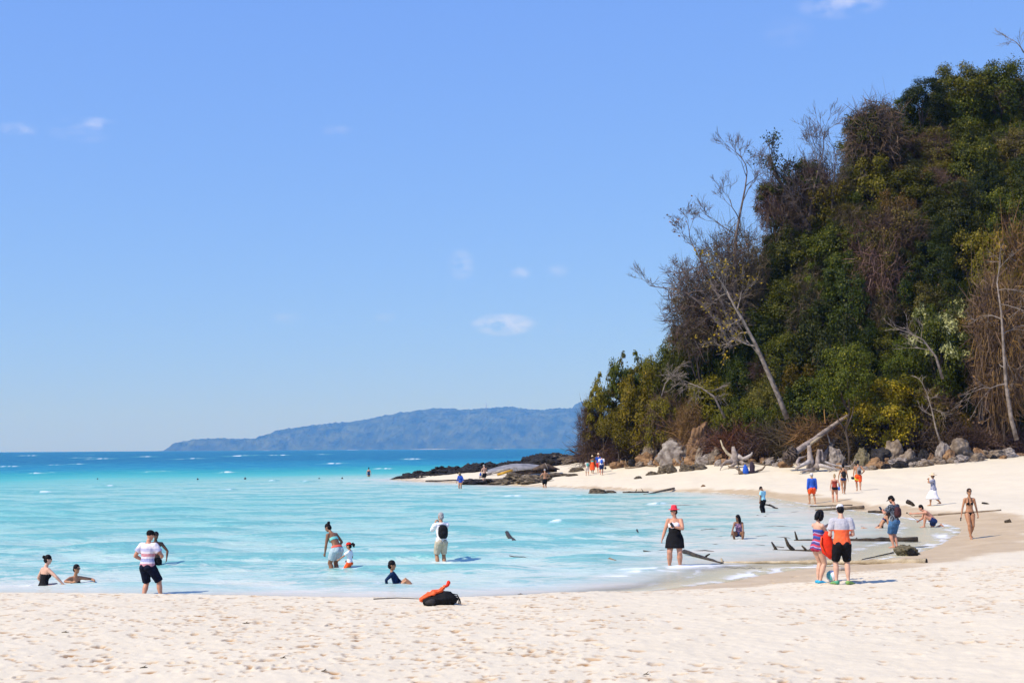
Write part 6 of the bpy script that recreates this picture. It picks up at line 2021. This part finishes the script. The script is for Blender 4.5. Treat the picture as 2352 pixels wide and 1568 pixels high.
# --- 10 man with blue bag at the spit
loc, h = dry_p(1113, 1090, 1052)
loc = at_d(1113, 1090, 137); loc.z = gz(loc.x, loc.y); h = 1.74
P10 = Person('shirtless man in black shorts with a blue bag by the wrecked hull', loc, h, 35, SK_pale, False, 1.12, voxel=.018, lean=6, hands={'L': (-.12, .20, .60), 'R': (.05, .2, .60)}, head=(15, 10))
P10.garment('shorts', C_black, torso=(-.055, .02), leg=.85, infl=.012); P10.hair(H_grey, 'crop')
e = P10.thing('handbag', 'blue bag held in front of the shirtless man by the wreck', 'bag')
mb = MB(); mb.tube([(-.13, .2, .40), (-.13, .2, .43), (-.13, .2, .52), (-.13, .2, .56)], [(.05, .04), (.07, .05), (.06, .045), (.02, .02)], 9, side=(1, 0, 0)); P10.part('sack', mb, M_blue, e)
mb = MB(); mb.tube([(-.16, .2, .55), (-.13, .2, .60), (-.10, .2, .55)], .008, 5); P10.part('handle', mb, M_blue, e)
# --- 11 woman in blue shirt wading
loc, h = wade(1058, 1121, 1087, .3, .95)
P11 = Person('blond woman in loose blue shirt wading near the spit, head down', loc, min(max(h, 1.6), 1.72), 150, SK_tan, True, 1.0, voxel=.018, lean=12, head=(0, 25), hands={'L': (-.18, .08, .50), 'R': (.2, .06, .5)})
P11.garment('shirt', C_blue, torso=(-.055, .30), sleeve=1.5, infl=.016, flare=.02); P11.hair(H_blond, 'long')
# --- 12 bald man
loc, h = wade(1252, 1120, 1078, .18)
P12 = Person('shirtless tanned man in black shorts standing at the water edge by the brown reef', loc, min(max(h, 1.65), 1.8), 20, SK_tan, False, 1.1, voxel=.017, hands={'L': (-.17, .10, .58), 'R': (.17, .10, .58)}, elbow={'L': (-1, -.4, 0), 'R': (1, -.4, 0)}, head=(12, 6))
P12.garment('shorts', C_black, torso=(-.055, .02), leg=.95, infl=.012); P12.hair(H_grey, 'crop')
# --- 13-16 walking group
GR = 'walkers heading for the trees'
walkL = {'L': (-.04, .10, .045), 'R': (.05, -.14, .075)}
walkR = {'L': (-.05, -.14, .075), 'R': (.04, .10, .045)}
loc, h = dry_p(1349, 1092, 1051)
P13 = Person('walker in pale clothes with a teal bag, leftmost of the group by the trees', loc, 1.45, 12, SK_tan, False, .92, voxel=.018, feet=walkL, group=GR)
P13.garment('shirt', C_cream, torso=(-.03, .30), sleeve=.7, infl=.014); P13.garment('trousers', C_cream, torso=(-.055, .0), leg=1.1, infl=.012); P13.hair(H_brown, 'short')
P13.backpack(C_teal, 'teal backpack on the leftmost walker by the trees', .07, .05, .06, .27)
loc, h = dry_p(1361, 1087, 1040)
P14 = Person('woman in long orange dress and straw hat in the group by the trees', loc, 1.62, 0, SK_brown, True, 1.0, voxel=.018, feet=walkR, group=GR)
P14.garment('top', C_teal, torso=(.12, .22), infl=.008, fold=0); P14.skirt('dress', C_orange, .13, 1.35, flare=.02); P14.hair(H_brown, 'short'); P14.sunhat(C_straw, .09)
loc, h = dry_p(1375, 1086, 1036)
P15 = Person('man in blue shirt, red shorts and brown hat, farthest of the group by the trees', loc, 1.78, -6, SK_pink, False, 1.0, voxel=.018, feet=walkL, group=GR)
P15.garment('shirt', C_blue, torso=(-.03, .30), sleeve=.7, infl=.014); P15.garment('shorts', C_redcap, torso=(-.055, .0), leg=.9, infl=.012); P15.hair(H_brown, 'crop'); P15.sunhat(C_straw, .085)
loc, h = dry_p(1382, 1091, 1040)
P16 = Person('man in white shirt and blue shorts, blue backpack, front right of the walking group', loc, 1.80, -4, SK_pink, False, 1.0, voxel=.018, feet=walkR, group=GR, hands={'L': (-.15, .0, .48), 'R': (.17, .02, .46)})
P16.garment('shirt', C_white, torso=(-.03, .30), sleeve=.7, infl=.014); P16.garment('shorts', C_navyp, torso=(-.055, .0), leg=.85, infl=.012); P16.hair(H_brown, 'short')
P16.backpack(M_blue, 'blue backpack on the walker in white shirt by the trees', .07, .05, .06, .27)
e = P16.thing('helmet_bag', 'dark and white bag hanging from the right hand of the blue-backpack walker', 'bag')
mb = MB(); mb.ell((.19, .02, .36), (.06, .05, .065), n=10, m=8); P16.part('sack', mb, M_char, e)
mb = MB(); mb.tube([(.15, .02, .40), (.18, .02, .455), (.23, .02, .40)], .007, 5); P16.part('handle', mb, C_white, e)
# --- 17 woman with red hat
loc, h = wade(1551, 1300, 1171, .07, .985)
P17 = Person('stout woman in red hat, white bandeau top and black skirt holding a phone', loc, h/1.0, 172, SK_pink, True, 1.34, head=(-55, 0), feet={'L': (-.08, 0, .042), 'R': (.095, 0, .042)}, hands={'R': (.22, .03, .455), 'L': (.0, .16, .70)}, elbow={'L': (-1, -.3, -.3), 'R': (.6, -.7, 0)}, legfat=1.0)
P17.garment('bandeau_top', C_white, torso=(.155, .225), infl=.008, fold=.004)
P17.skirt('skirt', C_black, .15, .70, infl=.006, flare=-.004, wave=.006)
P17.hair(H_brown, 'short'); P17.sunhat(C_pink, .095, .072, droop=.014); P17.glasses()
e = P17.thing('phone', 'black mobile phone in the hand of the red-hat woman', 'phone')
mb = MB(); mb.box((.04, .185, .735), (.022, .008, .042), Matrix.Rotation(.5, 3, 'Y')); P17.part('case', mb, M_glass, e)
# --- 18 girl crouching with long hair
p = water_at(1697, 1236)
P18 = Person('long-haired girl in patterned top crouching in the bay', (p.x, p.y, -.16), 1.52, 165, SK_brown, True, .95, pelvis=(0, -.06, .22), lean=22, head=(-45, 0), feet={'L': (-.09, .06, .045), 'R': (.09, .06, .045)}, knee={'L': (-.35, 1, .6), 'R': (.35, 1, .6)}, hands={'R': (.17, .22, .16), 'L': (-.13, .20, .17)})
P18.garment('top', pattern('top_blue_print', (.015, .03, .12), (.40, .22, .30), 30), torso=(.0, .27), infl=.010); P18.garment('shorts', C_navyp, torso=(-.055, .0), leg=.3, infl=.008)
P18.hair(H_black, 'long')
# --- 19 boy in light blue shirt
loc, h = wade(1754, 1177, 1120, .12, .955)
P19 = Person('boy in light blue t-shirt, black trousers and black cap wading, looking down', loc, h, 42, SK_brown, False, .93, lean=6, head=(20, 38), hands={'L': (-.14, .05, .46), 'R': (.12, .12, .50)}, voxel=.014)
P19.garment('shirt', C_ltblue, torso=(-.02, .30), sleeve=.6, infl=.013, loose=.008); P19.garment('trousers', C_black, torso=(-.055, .0), leg=1.8, infl=.012, legloose=.01); P19.hair(H_black, 'crop'); P19.cap(C_black)
# --- 20 man in royal blue shirt
loc, h = dry_p(1866, 1157, 1088)
P20 = Person('man in long-sleeved royal blue shirt, red shorts and white cap, back turned', loc, h, 8, SK_tan, False, 1.08, head=(8, 8), hands={'L': (-.15, .02, .47), 'R': (.15, .0, .46)}, feet={'L': (-.075, .04, .045), 'R': (.085, -.04, .045)}, voxel=.014)
P20.garment('shirt', cloth('cloth_bright_blue', (.03, .10, .46), .1), torso=(-.04, .305), sleeve=1.95, infl=.016); P20.garment('shorts', C_orange, torso=(-.055, -.01), leg=.72, infl=.012); P20.hair(H_grey, 'short'); P20.cap(C_white)
# --- 21 woman in floral tankini
loc, h = dry_p(1918, 1153, 1091)
P21 = Person('woman in red floral top and black bikini bottom with a blue shoulder bag', loc, h, -8, SK_pink, True, 1.15, head=(0, 8), feet={'L': (-.06, .05, .045), 'R': (.07, -.04, .045)}, hands={'L': (-.17, -.02, .45), 'R': (.17, .02, .52)}, voxel=.014)
P21.garment('tankini_top', pattern('floral_red', (.45, .06, .03), (.06, .02, .02), 26), torso=(.02, .25), infl=.008); P21.garment('bikini_bottom', C_black, torso=(-.058, .03), infl=.008, fold=0); P21.hair(H_blond, 'topbun')
e = P21.thing('shoulder_bag', 'blue shoulder bag of the woman in red floral top', 'bag')
mb = MB(); mb.tube([(.155, -.03, .44), (.155, -.03, .47), (.15, -.03, .56)], [(.035, .06), (.04, .07), (.03, .06)], 9, side=(1, 0, 0)); P21.part('sack', mb, M_blue, e)
mb = MB(); mb.tube([(.15, -.07, .56), (.12, -.03, .80), (.15, .02, .56)], .007, 5); P21.part('strap', mb, M_blue, e)
# --- 22 bikini woman with backpack
loc, h = dry_p(1938, 1134, 1067)
P22 = Person('woman in dark bikini with a black backpack walking up the far beach', loc, h, -12, SK_tan, True, 1.0, feet={'L': (-.03, -.13, .07), 'R': (.03, .10, .045)}, hands={'L': (-.16, .08, .50), 'R': (.16, -.04, .46)}, voxel=.015)
P22.garment('bikini_top', C_navyp, torso=(.165, .205), infl=.006, fold=0); P22.garment('bikini_bottom', C_navyp, torso=(-.058, .005), infl=.007, fold=0); P22.hair(H_black, 'bun')
P22.backpack(M_black, 'black backpack on the woman in dark bikini on the far beach', .075, .05, .03, .25, dx=.02)
# --- 23 man with orange shorts
loc, h = dry_p(1972, 1127, 1059)
P23 = Person('shirtless man in orange shorts carrying yellow fins, grey bag on his back', loc, h, -10, SK_tan, False, 1.0, feet=walkL, hands={'L': (-.16, .02, .47), 'R': (.15, .06, .60)}, voxel=.015)
P23.garment('shorts', C_orange, torso=(-.055, .02), leg=.85, infl=.012); P23.hair(H_black, 'short')
P23.backpack(M_greyb, 'grey drawstring bag on the shirtless man in orange shorts', .07, .05, .02, .27, m2=M_char, dx=.03)
M_fin = mat('fin_yellow', (.55, .62, .04), .5, scale=14, col2=(.70, .75, .08))
for q, lab in ((0, 'upper yellow swim fin in the hand of the man in orange shorts'), (1, 'lower yellow swim fin in the hand of the man in orange shorts')):
    e = P23.thing('swim_fin', lab, 'fin')
    mb = MB(); mb.tube([(-.13, .03-q*.03, .435-q*.02), (-.06, .03-q*.03, .425-q*.025), (.04, .02-q*.03, .40-q*.03)], [(.015, .03), (.012, .04), (.006, .055)], 8, side=(0, 1, 0)); P23.part('blade', mb, M_fin, e)
    mb = MB(); mb.tube([(-.23, .03-q*.03, .445-q*.02), (-.18, .03-q*.03, .44-q*.02), (-.13, .03-q*.03, .436-q*.02)], [(.02, .025), (.03, .035), (.025, .03)], 8, side=(0, 1, 0)); P23.part('foot_pocket', mb, M_black, e)
# --- 24 woman in striped swimsuit
loc, h = dry_p(1880, 1340, 1176, 1.0)
P24 = Person('woman with black bob in striped swimsuit and blue shoes, arm stretched to the man', loc, h, -62, SK_pale, True, 1.0, lean=4, head=(-8, 14), feet={'L': (-.035, .02, .042), 'R': (.035, .0, .042)}, hands={'L': (.01, .26, .84), 'R': (.03, .24, .58)}, elbow={'L': (-.7, -.2, -.7), 'R': (.8, -.3, -.6)}, voxel=.011)
zt = h
P24.garment('swimsuit', stripes('suit_stripes', [(0, (.45, .03, .07)), (.10, (.10, .06, .25)), (.16, (.40, .30, .50)), (.20, (.50, .04, .08)), (.27, (.06, .05, .20)), (.36, (.35, .30, .55)), (.40, (.50, .05, .08)), (.47, (.05, .05, .20)), (.55, (.02, .10, .40)), (.60, (.42, .04, .10)), (.70, (.36, .30, .52)), (.74, (.05, .05, .22)), (.82, (.02, .08, .38)), (.9, (.03, .09, .42))], h*.46, h*.80, tilt=.25), torso=(-.062, .215), leg=.16, infl=.010, fold=.006)
P24.hair(H_black, 'bob'); P24.shoes(mat('shoe_blue', (.02, .30, .55), .5, col2=(.03, .40, .62)))
# --- 25 man in grey and orange shirt
loc, h = dry_p(1936, 1342, 1163, 1.0)
P25 = Person('man in grey and orange t-shirt, black shorts and white cap, back turned', loc, h, -4, SK_pale, False, 1.0, lean=5, head=(4, 22), feet={'L': (-.075, .02, .042), 'R': (.07, .0, .042)}, hands={'L': (-.12, .17, .61), 'R': (.12, .16, .61)}, elbow={'L': (-.35, -1, -.6), 'R': (.35, -1, -.6)}, toes={'L': (-.5, 1, -.05), 'R': (.75, .8, -.05)}, voxel=.011)
P25.garment('shirt', stripes('shirt_grey_orange', [(0, (.88, .13, .035)), (.565, (.47, .46, .50))], h*.50, h*.84), torso=(-.03, .30), sleeve=.66, infl=.013, loose=.008, fold=.016, flare=.008)
P25.garment('shorts', C_black, torso=(-.055, -.0), leg=.93, infl=.010, legloose=.008); P25.hair(H_black, 'short'); P25.cap(cloth('cap_white', (.66, .66, .70), .05)); P25.shoes(mat('shoe_green', (.03, .28, .20), .5, col2=(.25, .36, .05)))
# red float vest held between the two
e = link('life_vest', None, loc=P25.loc, rot=(0, 0, P25.rz)); tag(e, 'red life vest held up between the bobbed-hair woman and the white-cap man', 'vest')
mb = MB(); mb.tube([(-.155, .13, .66), (-.165, .13, .60), (-.175, .13, .52), (-.15, .13, .43), (-.09, .13, .36), (-.03, .13, .33)], [(.03, .02), (.055, .03), (.085, .035), (.095, .035), (.07, .03), (.02, .015)], 10, side=(1, 0, .2)); P25.part('panel', mb, M_red, e, .01*P25.h)
mb = MB(); mb.tube([(-.24, .11, .60), (-.25, .10, .50), (-.20, .10, .40)], [(.008, .02), (.008, .02), (.008, .015)], 6); P25.part('strap', mb, M_orange, e)
# --- 26 reclining woman
p = water_at(2022, 1212)
P26 = Person('woman in dark bikini reclining in the shallows behind the denim-shorts man', (p.x, p.y, -.06), 1.64, -95, SK_tan, True, .95, pelvis=(0, .02, .085), lean=38, head=(20, -25), feet={'L': (-.03, -.44, .03), 'R': (.05, -.42, .03)}, knee={'L': (0, 0, -1), 'R': (0, 0, -1)}, hands={'L': (-.12, .30, .04), 'R': (.12, .28, .04)}, elbow={'L': (-.3, -1, .2), 'R': (.3, -1, .2)})
P26.garment('bikini_top', C_navyp, torso=(.165, .205), infl=.006, fold=0); P26.garment('bikini_bottom', C_black, torso=(-.06, .005), infl=.007, fold=0); P26.hair(H_brown, 'long')
# --- 27 denim guy
loc, h = dry_p(2056, 1258, 1141, 1.0)
P27 = Person('bearded man in patterned tee, denim shorts and black cap looking at his phone', loc, min(max(h, 1.7), 1.86), 38, SK_pink, False, 1.02, lean=2, head=(22, 28), feet={'L': (-.03, .01, .042), 'R': (.035, -.02, .042)}, hands={'L': (-.06, .22, .71), 'R': (.03, .22, .71)}, elbow={'L': (-.8, -.4, -.7), 'R': (.9, -.4, -.7)})
P27.garment('shirt', pattern('tee_print', (.02, .025, .035), (.20, .22, .26), 22, .42, .62), torso=(-.03, .30), sleeve=.72, infl=.014, loose=.01); P27.garment('shorts', C_denim, torso=(-.055, .0), leg=.98, infl=.013); P27.hair(H_black, 'short'); P27.cap(C_black)
b = MB(); b.ell(P27.headC+P27.headM @ Vector((0, .030, -.048)), (.032, .030, .028), P27.headM, 10, 7); P27.mk('beard', b, H_black, P27.o)
P27.backpack(mat('pack_maroon', (.05, .015, .018), .8, var=.3), 'dark maroon backpack on the man in denim shorts', .07, .05, .06, .26)
e = P27.thing('phone', 'mobile phone held up by the man in denim shorts', 'phone')
mb = MB(); mb.box((-.02, .30, .745), (.025, .006, .048), Matrix.Rotation(-.6, 3, 'X')); P27.part('case', mb, M_glass, e)
# --- 28 crouching photographer
p = stand(2134, 1211); p.z = max(p.z, -.03)
P28 = Person('shirtless man in blue trunks kneeling and holding out a small camera', p, 1.72, 82, SK_pink, False, 1.02, pelvis=(0, -.10, .17), lean=52, head=(0, -32), feet={'L': (-.05, .12, .04), 'R': (.06, -.28, .05)}, knee={'L': (-.25, .8, 1), 'R': (.3, 1, -.8)}, hands={'L': (-.04, .43, .33), 'R': (.04, .24, .15)}, elbow={'L': (0, 0, -1), 'R': (.5, 0, -.8)}, toes={'R': (0, -.6, -.6)})
P28.garment('trunks', C_navyp, torso=(-.058, .03), leg=.42, infl=.010); P28.hair(H_black, 'short')
e = P28.thing('selfie_stick', 'thin camera stick held by the kneeling man', 'stick')
mb = MB(); mb.tube([(-.04, .50, .34), (.0, .36, .24), (.03, .22, .13)], .004, 5); P28.part('rod', mb, M_black, e)
mb = MB(); mb.box((-.045, .515, .35), (.012, .014, .018)); P28.part('camera', mb, M_black, e)
# --- 29 woman in black bikini
loc, h = dry_p(2229, 1237, 1125, 1.0)
P29 = Person('woman in black bikini and sunglasses walking towards the camera', loc, min(max(h, 1.6), 1.74), 176, SK_tan, True, .96, head=(4, 0), feet={'L': (-.025, -.10, .07), 'R': (.015, .10, .042)}, hands={'R': (.175, .02, .47), 'L': (-.175, -.04, .47)}, voxel=.011)
P29.garment('bikini_bottom', C_black, torso=(-.06, .012), infl=.006, fold=0)
mb = MB()
for sg in (-1, 1):
    c = P29.frame(.19)
    mb.ell(c[0]+c[1] @ Vector((sg*.037, .047, -.004)), (.031, .030, .030), n=10, m=7)
    mb.tube([c[0]+c[1] @ Vector((sg*.035, .072, .02)), P29.frame(.29)[0]+P29.frame(.29)[1] @ Vector((sg*.03, .028, .01)), P29.frame(.315)[0]+P29.frame(.315)[1] @ Vector((sg*.03, -.01, 0))], [.006, .005, .005], 5)
P29.torso(mb, .158, .166, .004)
P29.mk('bikini_top', mb, C_black, P29.o); P29.hair(H_brown, 'bun'); P29.glasses()
e = P29.thing('phone', 'dark phone in the hand of the black-bikini woman', 'phone')
mb = MB(); mb.box((.19, .03, .40), (.008, .018, .035)); P29.part('case', mb, M_glass, e)
# --- 30 woman with straw hat
loc, h = dry_p(2145, 1161, 1088, 1.02)
P30 = Person('woman in straw hat, blue patterned blouse and white skirt walking on the far sand', loc, min(max(h, 1.55), 1.7), 70, SK_tan, True, 1.05, feet={'L': (-.03, .10, .042), 'R': (.04, -.20, .10)}, hands={'L': (-.06, .13, .84), 'R': (.10, .15, .82)}, elbow={'L': (-.8, .4, -.8), 'R': (.8, .4, -.8)}, voxel=.015)
P30.garment('blouse', pattern('blouse_print', (.10, .12, .22), (.42, .42, .48), 30), torso=(-.045, .30), sleeve=.7, infl=.016, flare=.02); P30.skirt('skirt', C_white, .0, 1.35, infl=.012, flare=.05, wave=.018); P30.hair(H_brown, 'short'); P30.sunhat(C_straw, .13, .06)
# ------------------------------------------------------------------ sea haze
hz = MB()
hz.box((0, 11800, 325), (30000, 12300, 340))
hm = bpy.data.materials.new('sea_haze')
hm.use_nodes = True
hm.node_tree.nodes.clear()
ho = hm.node_tree.nodes.new('ShaderNodeOutputMaterial')
hv = hm.node_tree.nodes.new('ShaderNodeVolumePrincipled')
hv.inputs['Color'].default_value = (.11, .37, 1.0, 1)
hv.inputs['Density'].default_value = .000083
hv.inputs['Absorption Color'].default_value = (1, 1, 1, 1)
hv.inputs['Anisotropy'].default_value = 0.0
hm.node_tree.links.new(hv.outputs[0], ho.inputs['Volume'])
hobj = hz.build('haze', hm, smooth=False)
hobj['kind'] = 'stuff'
hobj['label'] = 'pale blue sea haze over the far water'
